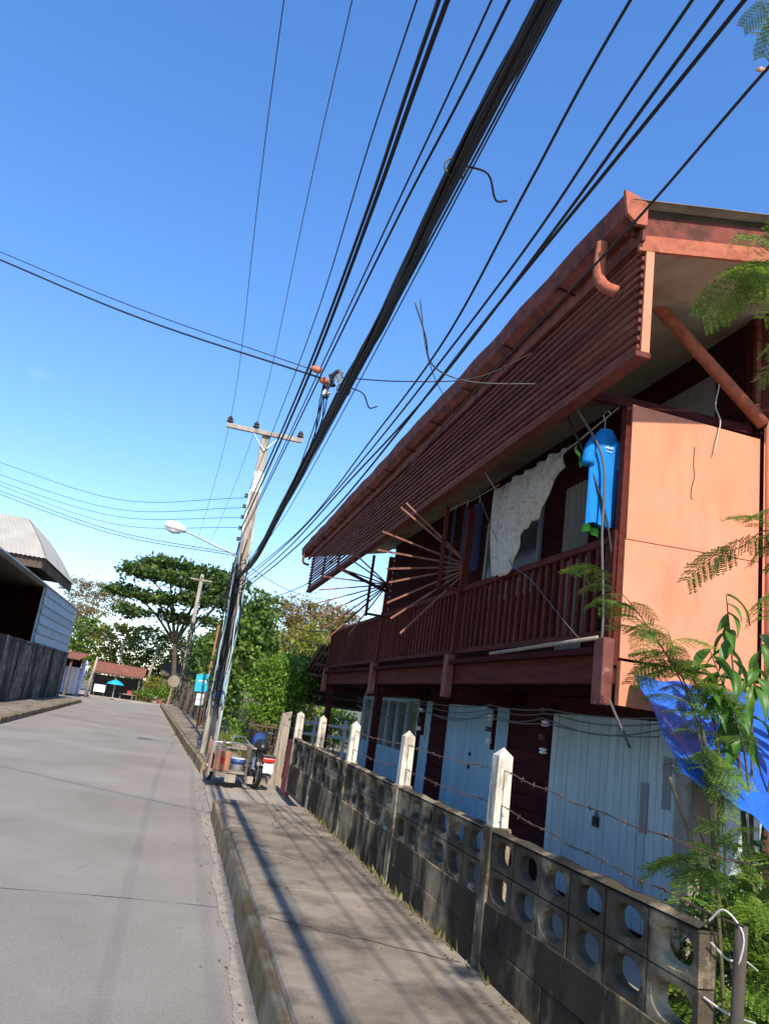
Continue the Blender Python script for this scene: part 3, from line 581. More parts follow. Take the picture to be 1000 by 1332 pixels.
# T-shirt on a hanger
sh = thing('t_shirt', 'bright blue long shirt on a hanger beside the orange end panel', 'shirt', (3.09, 5.58, 3.3))
prof = [(3.33, .128), (3.4, .13), (3.7, .135), (3.92, .14), (4.02, .15), (4.10, .13), (4.16, .06)]
def shf(s, t):
    zz = 3.33 + t * .85; hw = np.interp(zz, [p[0] for p in prof], [p[1] for p in prof]); a = s * 2 * math.pi
    return (3.085 + .10 * (zz - 3.75) * .12 + hw * math.cos(a), 5.58 + (.032 + .012 * math.sin(5 * a + 6 * t) * (1.2 - t)) * math.sin(a), zz + .01 * math.cos(3 * a) * (t < .05))
m_ = MB(); m_.grid(shf, 40, 18); part('shirt_body', m_, 'shirt_blue', sh, smooth=True, fix=False)
for s_ in (-1, 1):
    m_ = MB(); m_.tube(spline([(3.09 + s_ * .09, 5.58, 4.08), (3.09 + s_ * .135, 5.59, 3.98), (3.09 + s_ * .15, 5.59, 3.84)], 5), [.05] * 4 + [.052] * 4 + [.056] * 3, 12); part('sleeve', m_, 'shirt_blue', sh, smooth=True)
m_ = MB(); [m_.box((3.065 + .013 * k, 5.541, 4.0 + .004 * (k % 2)), (3.074 + .013 * k, 5.545, 4.014 + .004 * (k % 3))) for k in range(6)]; [m_.box((3.075 + .012 * k, 5.540, 3.972), (3.083 + .012 * k, 5.544, 3.979)) for k in range(5)]; part('chest_print', m_, 'sign_white', sh)
part('hanger', MB().tube(spline([(3.07, 5.58, 4.17), (3.07, 5.58, 4.26), (3.05, 5.58, 4.31), (3.09, 5.58, 4.36), (3.12, 5.58, 4.33)], 5), .005, 5), 'galv', sh)
lm = part('lime_cloth', MB().grid(lambda s, t: (2.97 + .17 * s, 5.66 + .02 * math.sin(s * 14), 3.265 + t * .07 + .02 * math.sin(5 * s)), 12, 4), 'lime', smooth=True, thick=.004, origin=(3.05, 5.56, 3.26), fix=False)
tag(lm, 'lime green cloth peeping out under the blue shirt', 'cloth')
lm2 = part('lime_cloth', MB().grid(lambda s, t: (2.86 + .07 * s + .012 * t, 5.68 + .02 * math.sin(s * 9), 4.0 - .16 * s + t * .03), 10, 3), 'lime', smooth=True, thick=.004, origin=(2.9, 5.62, 3.9), fix=False)
tag(lm2, 'narrow lime green cloth hanging left of the blue shirt sleeve', 'cloth')
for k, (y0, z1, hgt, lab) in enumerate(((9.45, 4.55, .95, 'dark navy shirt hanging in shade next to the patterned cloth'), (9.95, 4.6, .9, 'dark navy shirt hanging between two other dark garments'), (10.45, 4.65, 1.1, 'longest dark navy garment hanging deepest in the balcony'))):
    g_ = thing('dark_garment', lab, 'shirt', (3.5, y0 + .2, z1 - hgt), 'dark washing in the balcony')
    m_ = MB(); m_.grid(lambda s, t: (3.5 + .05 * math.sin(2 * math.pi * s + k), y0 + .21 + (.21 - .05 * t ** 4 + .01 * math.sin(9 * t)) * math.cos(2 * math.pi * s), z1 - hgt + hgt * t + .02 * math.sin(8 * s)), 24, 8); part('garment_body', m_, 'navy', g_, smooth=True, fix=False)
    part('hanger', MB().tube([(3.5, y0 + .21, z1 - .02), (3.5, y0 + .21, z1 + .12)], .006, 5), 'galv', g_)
rope2 = part('clothes_line', MB().tube([(3.5, 9.0, 4.66), (3.5, 10, 4.68), (3.5, 11.2, 4.78)], .006, 5), 'pale_wire'); tag(rope2, 'thin cord holding the dark navy washing inside the balcony', 'clothes line')
for j, (p, lab) in enumerate((([(2.62, 5.75, 4.95), (2.75, 5.6, 4.4), (3.02, 5.5, 3.9), (3.04, 5.45, 3.2), (3.10, 5.46, 2.6), (3.12, 5.44, 2.1), (3.3, 5.3, 1.6)], 'grey cable drooping from lattice past the blue shirt to the beam'),
                               ([(2.62, 5.95, 5.0), (2.80, 5.75, 4.3), (2.93, 5.6, 3.9), (3.1, 5.52, 3.4), (3.15, 5.46, 3.05)], 'black cable drooping from lattice to the railing corner'))):
    tag(part('loose_cable', MB().tube(spline(p, 8), .011, 6), 'cable_grey' if j == 0 else 'cable', smooth=True), lab, 'cable')
tag(part('loose_cable', MB().tube(spline([(2.6, 8.52, 5.2), (3.08, 7.55, 3.4), (3.12, 6.9, 3.05), (3.14, 6.2, 2.6), (3.15, 5.9, 2.42)], 8), .005, 5), 'cable_grey', smooth=True), 'thin cord slanting down behind cloth across the balusters', 'cable')
# blue tarpaulin
tp = MB(); A, B_, D_, E_ = Vector((3.30, 5.28, 2.13)), Vector((4.7, 5.25, 2.14)), Vector((3.05, 4.30, 1.50)), Vector((3.95, 4.05, 1.05))
def tf(s, t):
    p = A.lerp(B_, s).lerp(D_.lerp(E_, s), t); d = math.sin(math.pi * s) * math.sin(math.pi * t)
    return p + Vector((0, 0, -.07 * d + .012 * math.sin(9 * s + 5 * t) * (t + .2) + .012 * math.sin(30 * s - 12 * t)))
tp.grid(tf, 40, 30); tp = part('tarpaulin', tp, 'tarp_blue', smooth=True, thick=.003, origin=(3.6, 4.7, 1.3), fix=False)
tag(tp, 'crumpled blue tarpaulin tied under the orange end panel', 'tarpaulin')

# ------------------------------------------------------------------ utility poles and overhead cables
PX, PY = .90, 18.3
pole = thing('utility_pole', 'tall concrete utility pole with crossarm, white band and street lamp', 'utility pole', (PX, PY, .2))
m_ = MB(); a, b = .15, .095
m_.add([(PX - a, PY - a, .1), (PX + a, PY - a, .1), (PX + a, PY + a, .1), (PX - a, PY + a, .1), (PX - b, PY - b, 7.85), (PX + b, PY - b, 7.85), (PX + b, PY + b, 7.85), (PX - b, PY + b, 7.85)],
       [(0, 3, 2, 1), (4, 5, 6, 7), (0, 1, 5, 4), (1, 2, 6, 5), (2, 3, 7, 6), (3, 0, 4, 7)]); part('shaft', m_, 'pole_concrete', pole, bevel=.012)
m_ = MB(); m_.box((PX - .111, PY - .111, 6.30), (PX + .111, PY + .111, 6.82)); part('white_band', m_, 'white_paint', pole)
m_ = MB(); m_.bar((-.08, PY - .14, 7.80), (1.78, PY - .14, 7.80), .09, .11); part('crossarm', m_, 'pole_concrete', pole, bevel=.01)
for s_ in (-1, 1): m_ = MB(); m_.bar((PX, PY - .13, 7.35), (PX + s_ * .32, PY - .15, 7.75), .03, .012); part('arm_brace', m_, 'galv', pole)
for x in (-.02, .62, 1.72):
    m_ = MB(); m_.lathe([(.02, 0), (.02, .03), (.085, .04), (.09, .065), (.05, .085), (.045, .10), (.07, .11), (.075, .135), (.045, .15), (.04, .185), (.02, .195)], (x, PY - .14, 7.85), 12); part('insulator', m_, 'porcelain', pole, smooth=True)
rk = MB(); rk.bar((PX - .13, PY - .05, 5.0), (PX - .13, PY - .05, 6.35), .04, .02); rk = part('spool_rack', rk, 'galv', pole)
for k in range(5):
    m_ = MB(); m_.lathe([(.02, -.045), (.045, -.04), (.045, -.02), (.025, 0), (.045, .02), (.045, .04), (.02, .045)], (PX - .20, PY - .06, 5.1 + .27 * k), 10); part('spool_insulator', m_, 'porcelain', rk, smooth=True)
la = MB(); la.tube(spline([(PX - .05, PY - .13, 4.20), (PX - .07, PY - .2, 4.45), (PX - .2, PY - .25, 4.66), (PX - .7, PY - .3, 4.80), (-.55, PY - .4, 5.0)], 8), .024, 8); la = part('lamp_arm', la, 'galv', pole, smooth=True)
m_ = MB(); m_.tube([(-.5, PY - .39, 4.99), (-.6, PY - .41, 5.02), (-.75, PY - .43, 5.05), (-.92, PY - .45, 5.06), (-1.0, PY - .46, 5.05)], [.045, .085, .115, .10, .03], 14); part('lamp_head', m_, 'lamp_white', la, smooth=True)
m_ = MB(); m_.tube([(-.62, PY - .41, 4.955), (-.78, PY - .43, 4.945), (-.95, PY - .45, 4.98)], [.05, .075, .04], 12); part('lens', m_, 'lamp_lens', la, smooth=True)
part('conduit', MB().tube(spline([(PX + .15, PY - .1, .2), (PX + .16, PY - .1, 1.2), (PX + .15, PY - .1, 2.6), (PX + .14, PY - .1, 4.3), (PX + .12, PY - .1, 5.4)], 3), .028, 8), 'pvc_blue', pole, smooth=True)
for k in range(18):
    x = PX + random.uniform(-.2, .15); z1 = random.uniform(3.6, 5.4)
    pts = [(x + random.uniform(-.04, .04), PY - .15 - random.uniform(0, .05), z) for z in np.linspace(random.uniform(.9, 2.2), z1, 7)]
    part('riser_cable', MB().tube(spline(pts, 4), random.choice([.009, .013, .018]), 5), random.choice(['cable', 'cable', 'cable_grey', 'pvc_blue']), pole, smooth=True)
for k in range(5):
    c = Vector((PX + random.uniform(-.08, .1), PY - .2, 1.45 + random.uniform(-.18, .22))); r_ = random.uniform(.10, .17); ph = random.uniform(-.4, .4)
    pts = [c + Vector((math.cos(t) * r_ * .7, ph * .1 * math.sin(t), math.sin(t) * r_ * 1.2)) for t in np.linspace(0, 2 * math.pi, 15)]
    part('cable_coil', MB().tube(pts, .011, 5), random.choice(['cable', 'cable_grey', 'bucket_blue']), pole, smooth=True)
for k in range(7):
    c = Vector((PX - .05 + random.uniform(-.2, .15), PY - .2, 4.1 + random.uniform(-.5, .3))); r_ = random.uniform(.07, .2)
    pts = [c + Vector((math.cos(t) * r_ * .6, .05 * math.sin(2 * t), math.sin(t) * r_ * 1.6)) for t in np.linspace(0, 2 * math.pi, 13)]
    part('cable_coil', MB().tube(pts, .012, 5), 'cable', pole, smooth=True)
# the thick bundle
bpts = [(.85, -14, 4.7), (.85, -6, 4.5), (.85, 2.2, 4.30), (.85, 3.12, 4.33), (.85, 4.5, 4.17), (.85, 5.71, 4.15), (.85, 8.29, 4.05), (.85, 13.28, 3.85), (.84, 18.1, 4.15), (.6, 30, 4.3), (.1, 52, 4.8)]
bun = thing('cable_bundle', 'thickest black bundle of many telephone cables strapped together along the street', 'cable bundle', (.85, 4, 4.2))
bs = spline(bpts, 10)
for k in range(24):
    a = 2 * math.pi * k / 9 + k; r_ = (.022, .033, .014)[k % 3]
    pts = [p + Vector((math.cos(a + i * .09) * r_ * (1 + .12 * math.sin(i * .7 + k)), 0, math.sin(a + i * .09) * r_ * (1 + .15 * math.sin(i * .5 + 2 * k)))) for i, p in enumerate(bs)]
    part('cable_strand', MB().tube(pts, (.008, .010, .011)[k % 3], 6), 'cable', bun, smooth=True)
part('cable_core', MB().tube(bs, .024, 8), 'cable', bun, smooth=True)
for yv in (3.2, 6.0):
    i = min(range(len(bs)), key=lambda q: abs(bs[q].y - yv)); p = bs[i]
    part('strap_tail', MB().tube(spline([p + Vector((.05, 0, .03)), p + Vector((.16, -.05, -.02)), p + Vector((.24, .02, -.10)), p + Vector((.31, .05, -.06))], 5), .006, 5), 'cable', bun)
    part('strap', MB().tube([p + Vector((math.cos(t) * .058, 0, math.sin(t) * .058)) for t in np.linspace(0, 2 * math.pi, 14)], .006, 5), 'cable', bun)
def cable(pts, r, lab, m='cable', n=8, group=None, name='overhead_cable'):
    o = part(name, MB().tube(spline(pts, n), r * .72, 6), m, smooth=True); tag(o, lab, 'cable', group); return o
cable([(-.30, -14, 8.3), (-.28, 5.95, 7.8), (-.02, PY - .14, 8.02), (-.45, 35, 7.6), (-1.0, 52, 8.0)], .0075, 'thin bare wire running over the outer insulator at the crossarm tip')
cable([(.25, -14, 8.3), (.32, 5.71, 7.8), (.62, PY - .14, 8.02), (.1, 35, 7.6), (-.5, 52, 8.0)], .0075, 'thin bare wire running over the middle insulator of the crossarm')
g5 = 'low-voltage cables left of the thick bundle'
cable([(.55, -14, 6.3), (.62, 3.89, 6.0), (.64, 5.3, 6.0), (.72, 8.09, 5.98), (.72, PY - .06, 6.18)], .009, 'thin dark cable ending on the top spool of the pole')
cable([(.5, -14, 5.4), (.58, 2.97, 5.0), (.64, 4.71, 5.03), (.69, 7.83, 5.08), (.72, PY - .06, 5.64)], .017, 'thinner black cable of the close pair ending on the spool rack', group=g5)
cable([(.56, -14, 5.4), (.62, 2.95, 5.0), (.67, 4.61, 5.03), (.73, 7.81, 5.08), (.73, PY - .08, 5.37)], .020, 'thicker black cable of the close pair ending on the spool rack', group=g5)
cable([(.75, -14, 5.4), (.82, 2.88, 5.0), (.81, 4.9, 5.0), (.78, 10, 5.0), (.74, PY - .06, 5.1)], .009, 'thinner of two thin cables just above the thick bundle', group=g5 + ' thin')
cable([(.82, -14, 5.4), (.9, 2.84, 5.0), (.86, 4.67, 5.0), (.80, 10, 4.95), (.76, PY - .08, 5.1)], .012, 'slightly thicker of two thin cables just above the bundle', group=g5 + ' thin')
g6 = 'separate telephone cables on the house side of the bundle'
L6 = 'separate black telephone cable between the thick bundle and the house gutter'
cable([(1.2, -14, 5.1), (1.26, 2.32, 4.6), (1.27, 3.27, 4.4), (1.28, 4.46, 4.1), (1.27, 6.65, 4.0), (1.26, 10.2, 3.95), (.98, PY, 4.2)], .011, 'thinnest separate telephone cable, first beside the thick bundle on the house side', group=g6)
cable([(1.4, -14, 5.1), (1.49, 2.23, 4.6), (1.49, 3.63, 4.4), (1.4, 5.17, 4.15), (1.36, 7.4, 4.05), (1.25, 11, 3.95), (.98, PY, 4.1)], .012, 'second separate telephone cable from the thick bundle towards the house', group=g6)
cable([(1.5, -14, 5.1), (1.6, 2.19, 4.6), (1.59, 3.5, 4.45), (1.5, 5.59, 4.15), (1.37, 8.17, 4.0), (1.25, 12, 3.9), (1.0, PY, 4.0)], .014, 'third separate telephone cable from the thick bundle towards the house', group=g6)
cable([(1.6, -14, 5.1), (1.68, 2.16, 4.6), (1.64, 3.07, 4.5), (1.61, 4.9, 4.4), (1.55, 6.7, 4.2), (1.5, 9.63, 4.05), (1.3, 13, 3.9), (1.0, PY, 3.9)], .016, 'thickest separate telephone cable, fourth from the bundle towards the house', group=g6)
cable([(2.0, -14, 5.2), (2.04, 1.0, 4.75), (2.06, 2.47, 4.7), (2.12, 3.63, 4.68), (2.15, 7.0, 4.6), (2.25, 12, 4.3), (2.2, 17, 4.05), (1.05, PY + 1, 3.6)], .013, 'black cable hanging nearest the red gutter along the house')
# loose thin strands around the bundle
for k in range(6):
    dx, dz = random.uniform(-.06, .16), random.uniform(-.16, .10); y0 = random.uniform(5.0, 7.5)
    cable([(.85 + dx * .4, y0 - 5, 4.32 + dz * .3), (.85 + dx * .9, y0, 4.12 + dz), (.85 + dx, y0 + 4, 4.0 + dz * 1.3), (.88, PY, 4.2 + dz * .5)], .006, 'thin stray strand drooping beside the thick bundle', group='stray strands beside the bundle')
# junction cluster on the bundle with orange caps
jn = thing('cable_junction', 'cluster of clamps and orange caps where cross-street wires join the bundle', 'cable junction', (.72, 6.3, 4.3))
for k, (p, q) in enumerate((((.585, 6.3, 4.44), (.68, 6.3, 4.425)), ((.68, 6.3, 4.335), (.755, 6.32, 4.36)))):
    m_ = MB(); m_.tube([p, Vector(p).lerp(Vector(q), .3), Vector(p).lerp(Vector(q), .7), q], [.012, .03, .034, .022], 10); part('orange_cap', m_, 'orange_cap', jn, smooth=True)
for k in range(12):
    c = Vector((.78 + random.uniform(-.05, .05), 6.1 + random.uniform(-.2, .25), 4.22 + random.uniform(-.05, .06)))
    part('clamp', MB().tube([c, c + Vector((random.uniform(-.04, .04), random.uniform(-.04, .04), .05))], random.uniform(.012, .022), 7), random.choice(['cable', 'galv', 'cable_grey', 'white_porcelain']), jn)
for k in range(5):
    c = Vector((.72, 6.3, 4.33)); pts = [c, c + Vector((random.uniform(-.05, .1), .3, random.uniform(-.25, 0))), Vector((.85, 7 + .4 * k, 4.1))]
    part('jumper_wire', MB().tube(spline(pts, 6), .006, 5), 'cable', jn)
cable([(-9, 10.2, 8.0), (-6.5, 9.2, 6.98), (-2.5, 7.6, 5.46), (-1.03, 7.0, 4.93), (.6, 6.3, 4.42)], .006, 'thin wire crossing the street to the orange-capped junction, upper of two')
cable([(-9, 10.2, 7.85), (-6.5, 9.2, 6.85), (-2.5, 7.6, 5.38), (-1.0, 7.0, 4.84), (.7, 6.3, 4.36)], .012, 'black cable crossing the street to the orange-capped junction, lower of two')
cable([(.8, 6.25, 4.38), (1.3, 5.8, 4.28), (1.9, 5.7, 4.42), (2.57, 5.8, 4.95)], .007, 'thin drop wire from the junction rising to the lattice screen')
cable([(1.0, 4.4, 4.2), (1.12, 4.5, 4.05), (1.30, 4.9, 4.05), (1.7, 5.3, 4.18), (2.57, 5.73, 4.54)], .008, 'looping drop wire from the bundle to the middle of the lattice screen', 'cable_grey')
cable([(1.02, 4.35, 4.2), (1.16, 4.6, 4.02), (1.35, 5.0, 4.02), (2.0, 6.6, 4.5), (2.6, 8.5, 5.2)], .005, 'very thin drop wire from the bundle to the clothes-line knot', 'cable_grey')
for z0, zm, z1, r_, lab in ((7.15, 6.3, 6.15, .009, 'topmost thin wire from pole rack sagging to the white-roofed house'), (6.8, 6.02, 5.9, .009, 'second thin wire from pole rack sagging to the white-roofed house'), (6.6, 5.82, 5.65, .009, 'third thin wire from pole rack sagging to the white-roofed house'), (6.5, 5.6, 5.4, .009, 'fourth thin wire from pole rack sagging to the white-roofed house'),
                            (6.35, 5.42, 4.75, .012, 'lower double wire from pole to the white-roofed house, upper strand'), (6.25, 5.33, 4.7, .012, 'lower double wire from pole to the white-roofed house, lower strand')):
    cable([(-9, 25.2, z0 + .75), (-6.2, 24, z0), (-2.6, 22, zm), (.76, PY, z1)], r_, lab)
for k, (p, q, s_) in enumerate((((.95, PY, 4.3), (4.3, 24, 4.3), .5), ((.95, PY, 4.1), (4.6, 22, 4.1), .7), ((1.0, PY, 3.9), (5.2, 26, 3.9), .6), ((.95, PY, 3.6), (2.9, 18.4, 2.6), .2), ((.9, PY, 4.6), (4.8, 27, 5.3), .3))):
    o = part('drop_wire', MB().tube(sag(p, q, s_), .009, 5), 'cable', smooth=True); tag(o, 'thin drop wire swinging from the pole to behind the lattice screen', 'cable', 'drop wires from pole to house end')
# smaller poles further on
def simple_pole(x, y, h, r, lab, m='pole_concrete', arm=True, lean=(0, 0)):
    p = thing('utility_pole', lab, 'utility pole', (x, y, .1))
    part('shaft', MB().tube([(x, y, 0), (x + lean[0], y + lean[1], h)], [r, r * .7], 8), m, p, smooth=True)
    if arm:
        part('crossarm', MB().bar((x + lean[0] - .7, y + lean[1] - .1, h - .4), (x + lean[0] + .7, y + lean[1] - .1, h - .4), .08, .08), m, p)
        for s_ in (-.6, 0, .6): m_ = MB(); m_.lathe([(.02, 0), (.07, .03), (.03, .08), (.06, .1), (.02, .18)], (x + lean[0] + s_, y + lean[1] - .1, h - .36), 8); part('insulator', m_, 'porcelain', p)
    return p
fp = simple_pole(.15, 52, 8.8, .16, 'weathered concrete pole wrapped in cables at the end of the wooden fence')
for k in range(8):
    pts = [(.15 + random.uniform(-.4, .3), 51.8, z) for z in np.linspace(.6, random.uniform(4, 6), 6)]; part('riser_cable', MB().tube(spline(pts, 3), .03, 5), 'cable', fp)
simple_pole(-4.6, 63, 4.4, .09, 'slim pole standing behind the rust-roofed shelter', arm=False)
simple_pole(-2.5, 64, 4.4, .12, 'pale leaning post behind the shelter roof end', 'grey_wood', False, (.45, 0))
simple_pole(-5.5, 53.5, 2.6, .10, 'short concrete pole beside the lilac gate pillar', arm=False, lean=(.2, 0))
simple_pole(1.02, 30.5, 4.0, .05, 'thin brown wooden pole behind the teal sign', 'rust_sheet', False, (.05, 0))
for k in range(4):
    zz = 4.6 + .18 * k; cable([(.15, 52, zz), (-2, 57, zz - .9), (-5, 62, zz - .6), (-12, 68, zz + .5)], .02, 'dark cable sagging from the far pole across the shelter', group='cables at the street end')
# round sign, teal sign
rs = thing('round_sign', 'round weathered sign disc on a leaning post at the end of the pavement', 'sign', (-.35, 47, .2))
part('sign_post', MB().tube([(-.40, 47, .1), (-.28, 47, 1.7)], .05, 8), 'grey_wood', rs); m_ = MB(); m_.lathe([(.32, -.015), (.34, 0), (.32, .015)], (-.26, 46.92, 1.72), 20, (0, 1, 0)); part('sign_disc', m_, 'grey_wood', rs)
ts = thing('teal_sign', 'teal signboard with white arrow above a small white notice on a post', 'sign', (.86, 27, .2))
m_ = MB(); m_.box((.82, 27.02, .1), (.88, 27.08, 2.05)); part('sign_post', m_, 'dark_wood', ts)
m_ = MB(); m_.add([(.55, 27, 1.46), (.96, 27, 1.46), (.94, 27, 2.08), (.53, 27, 2.0), (.55, 27.02, 1.46), (.96, 27.02, 1.46), (.94, 27.02, 2.08), (.53, 27.02, 2.0)], [(0, 1, 2, 3), (4, 7, 6, 5), (0, 4, 5, 1), (1, 5, 6, 2), (2, 6, 7, 3), (3, 7, 4, 0)]); sb = part('signboard', m_, 'teal', ts)
m_ = MB(); m_.add([(.62, 26.994, 1.79), (.88, 26.994, 1.81), (.88, 26.994, 1.85), (.62, 26.994, 1.83)], [(0, 1, 2, 3)]); m_.add([(.76, 26.994, 1.70), (.80, 26.994, 1.70), (.90, 26.994, 1.81), (.86, 26.994, 1.81)], [(0, 1, 2, 3)]); part('arrow_print', m_, 'sign_white', sb)
for z in (1.30, 1.10): m_ = MB(); m_.box((.66, 27.0, z - .08), (.90, 27.02, z + .10)); part('notice', m_, 'sign_white', ts)

# ------------------------------------------------------------------ fence, gate posts beyond the wall
fen = thing('plank_fence', 'dark old plank fence along the far pavement behind the teal sign', 'fence', (1.3, 38, .2))
n = 72
for i in range(n):
    y = 27.6 + i * .33; x = kx(y) + 1.12; h = 1.25 + .35 * math.sin(i * 1.7) * math.sin(i * .37) + random.uniform(-.1, .1)
    piece('plank', bbox_mesh(.03, .30, 1.6, 'dark_wood', 0), fen, (x + random.uniform(-.03, .03), y, .2 + h / 2), (random.uniform(-.03, .03), random.uniform(-.05, .05), 0), (1, 1, h / 1.6))
lf = thing('board_fence', 'grey weathered board fence behind the utility pole under the bush', 'fence', (2.2, 24, .2))
for i in range(22): piece('board', bbox_mesh(.03, .28, 1.5, 'grey_wood', 0), lf, (2.05 + .0 * i, 21.0 + i * .30, .85 + random.uniform(-.06, .06)), (0, random.uniform(-.04, .04), 0))
bp = part('gate_post', MB().add([(1.90, 14.85, 0), (2.14, 14.85, 0), (2.14, 15.05, 0), (1.90, 15.05, 0), (1.98, 14.88, 1.34), (2.16, 14.88, 1.40), (2.16, 15.04, 1.40), (1.98, 15.04, 1.34)], [(0, 3, 2, 1), (4, 5, 6, 7), (0, 1, 5, 4), (1, 2, 6, 5), (2, 3, 7, 6), (3, 0, 4, 7)]), 'grey_wood', origin=(2, 15, 0), bevel=.012)
tag(bp, 'thick leaning weathered wooden gate post behind the motor tricycle', 'post')
gt = thing('iron_gate', 'dark rusty iron bar gate standing behind the gate post', 'gate', (1.7, 15.6, .1))
for z in (.25, .7, 1.05): part('gate_rail', MB().bar((1.45, 15.55, z), (2.0, 15.35, z), .03, .03), 'barbed', gt)
for i in range(12): part('gate_bar', MB().tube([(1.46 + i * .045, 15.55 - i * .016, .15), (1.46 + i * .045 + random.uniform(-.02, .02), 15.55 - i * .016, 1.12 + random.uniform(-.06, .06))], .01, 5), 'barbed', gt)
rg = part('red_gate_leaf', MB().box((2.0, 13.05, .12), (2.05, 13.75, .95)), 'red_paint', origin=(2, 13.4, .1)); tag(rg, 'faded red metal gate leaf at the far end of the block wall', 'gate')
part('gate_frame', MB().bar((1.98, 13.02, .1), (2.02, 13.02, 1.1), .05, .05), 'red_paint', rg)
wf = thing('white_fence', 'low white rail fence in the sunny yard beyond the house', 'fence', (4, 22.5, 0))
for z in (.75, 1.05): part('fence_rail', MB().bar((2.9, 22.6, z), (6.2, 22.8, z), .05, .08), 'white_paint', wf)
for x in (3.1, 4.0, 4.9, 5.8): part('fence_post', MB().bar((x, 22.75, .05), (x, 22.75, 1.25), .08, .08), 'white_paint', wf)

# ------------------------------------------------------------------ motor tricycle
tr = thing('motor_tricycle', 'old motorcycle with a welded side cart parked on the driveway', 'motor tricycle', (1.3, 14.5, 0))
GZ = .07
def wheel(x, y, r, wd):
    w_ = MB(); prof = [(r - .055, -wd * .35), (r - .02, -wd / 2), (r, -wd * .25), (r, wd * .25), (r - .02, wd / 2), (r - .055, wd * .35)]
    ax = Vector((1, .12, 0)); ww = MB(); ww.lathe(prof, (x, y, GZ + r), 24, ax); ww.f = ww.f[:-2]; o = len(ww.v) - 6 * 24
    for k in range(24): ww.f.append((k, (k + 1) % 24, 5 * 24 + (k + 1) % 24, 5 * 24 + k))
    w_ = part('wheel', ww, 'black_rubber', tr, smooth=True)
    m_ = MB(); m_.lathe([(r - .08, -.03), (r - .05, -.035), (r - .05, .035), (r - .08, .03)], (x, y, GZ + r), 24, ax); m_.f = m_.f[:-2]; part('rim', m_, 'chrome', w_, smooth=True)
    m_ = MB()
    for k in range(12):
        t = 2 * math.pi * k / 12; d = Vector((-.12 * math.cos(t), math.cos(t), math.sin(t))); c = Vector((x, y, GZ + r)); m_.tube([c, c + d * (r - .06)], .005, 4)
    m_.lathe([(.05, -.06), (.05, .06)], (x, y, GZ + r), 10, ax); part('spokes', m_, 'chrome', w_)
wheel(1.60, 14.1, .28, .08); wheel(1.66, 15.35, .28, .07); wheel(.80, 14.35, .24, .07)
part('mudguard', MB().grid(lambda s, t: (1.54 + .12 * t, 14.1 + .33 * math.cos(.2 + 2.6 * s), GZ + .28 + .33 * math.sin(.2 + 2.6 * s)), 14, 2), 'black_plastic', tr, thick=.006, fix=False)
m_ = MB(); m_.tube([(1.62, 13.98, .72), (1.62, 14.3, .76), (1.63, 14.65, .73)], [.09, .13, .10], 10); part('seat', m_, 'black_plastic', tr, smooth=True)
m_ = MB(); m_.tube([(1.63, 14.68, .72), (1.635, 14.85, .80), (1.64, 15.05, .76)], [.09, .15, .08], 12); part('fuel_tank', m_, 'bucket_blue', tr, smooth=True)
part('engine', MB().box((1.53, 14.5, .24), (1.75, 14.85, .52)), 'galv', tr, bevel=.03)
part('exhaust', MB().tube([(1.78, 14.6, .22), (1.79, 14.1, .26), (1.79, 13.9, .29)], [.03, .045, .04], 10), 'chrome', tr, smooth=True)
for s_ in (-1, 1):
    part('fork', MB().tube([(1.66 + s_ * .07, 15.35, GZ + .28), (1.65 + s_ * .08, 15.12, .90)], .02, 7), 'chrome', tr)
    part('shock_absorber', MB().tube([(1.60 + s_ * .08, 14.1, .36), (1.62 + s_ * .09, 14.2, .66)], .028, 8), 'chrome', tr)
hb = part('handlebar', MB().tube(spline([(1.32, 14.98, .93), (1.5, 15.08, .95), (1.64, 15.1, .92), (1.8, 15.08, .95), (1.98, 14.98, .93)], 5), .014, 8), 'chrome', tr, smooth=True)
for s_ in (-1, 1): part('grip', MB().tube([(1.65 + s_ * .23, 15.02, .94), (1.65 + s_ * .34, 14.97, .93)], .02, 8), 'black_rubber', hb)
part('headlamp', MB().lathe([(.03, -.1), (.08, -.04), (.09, .02)], (1.66, 15.22, .86), 12, (0, 1, 0)), 'black_plastic', tr)
part('leg_shield', MB().grid(lambda s, t: (1.42 + .36 * s, 14.98 + .05 * math.sin(math.pi * s), .70 + .28 * t), 6, 4), 'black_plastic', tr, thick=.01, fix=False)
tl = part('tail_light', MB().box((1.62, 13.74, .525), (1.83, 13.80, .605)), 'red_lens', tr, bevel=.02); part('light_hood', MB().box((1.61, 13.745, .606), (1.84, 13.86, .65)), 'black_plastic', tl, bevel=.01)
part('number_plate', MB().add([(1.65, 13.73, .36), (1.82, 13.73, .36), (1.82, 13.745, .51), (1.65, 13.745, .51), (1.65, 13.738, .36), (1.82, 13.738, .36), (1.82, 13.753, .51), (1.65, 13.753, .51)], [(0, 1, 2, 3), (4, 7, 6, 5), (0, 4, 5, 1), (1, 5, 6, 2), (2, 6, 7, 3), (3, 7, 4, 0)]), 'sign_white', tr)
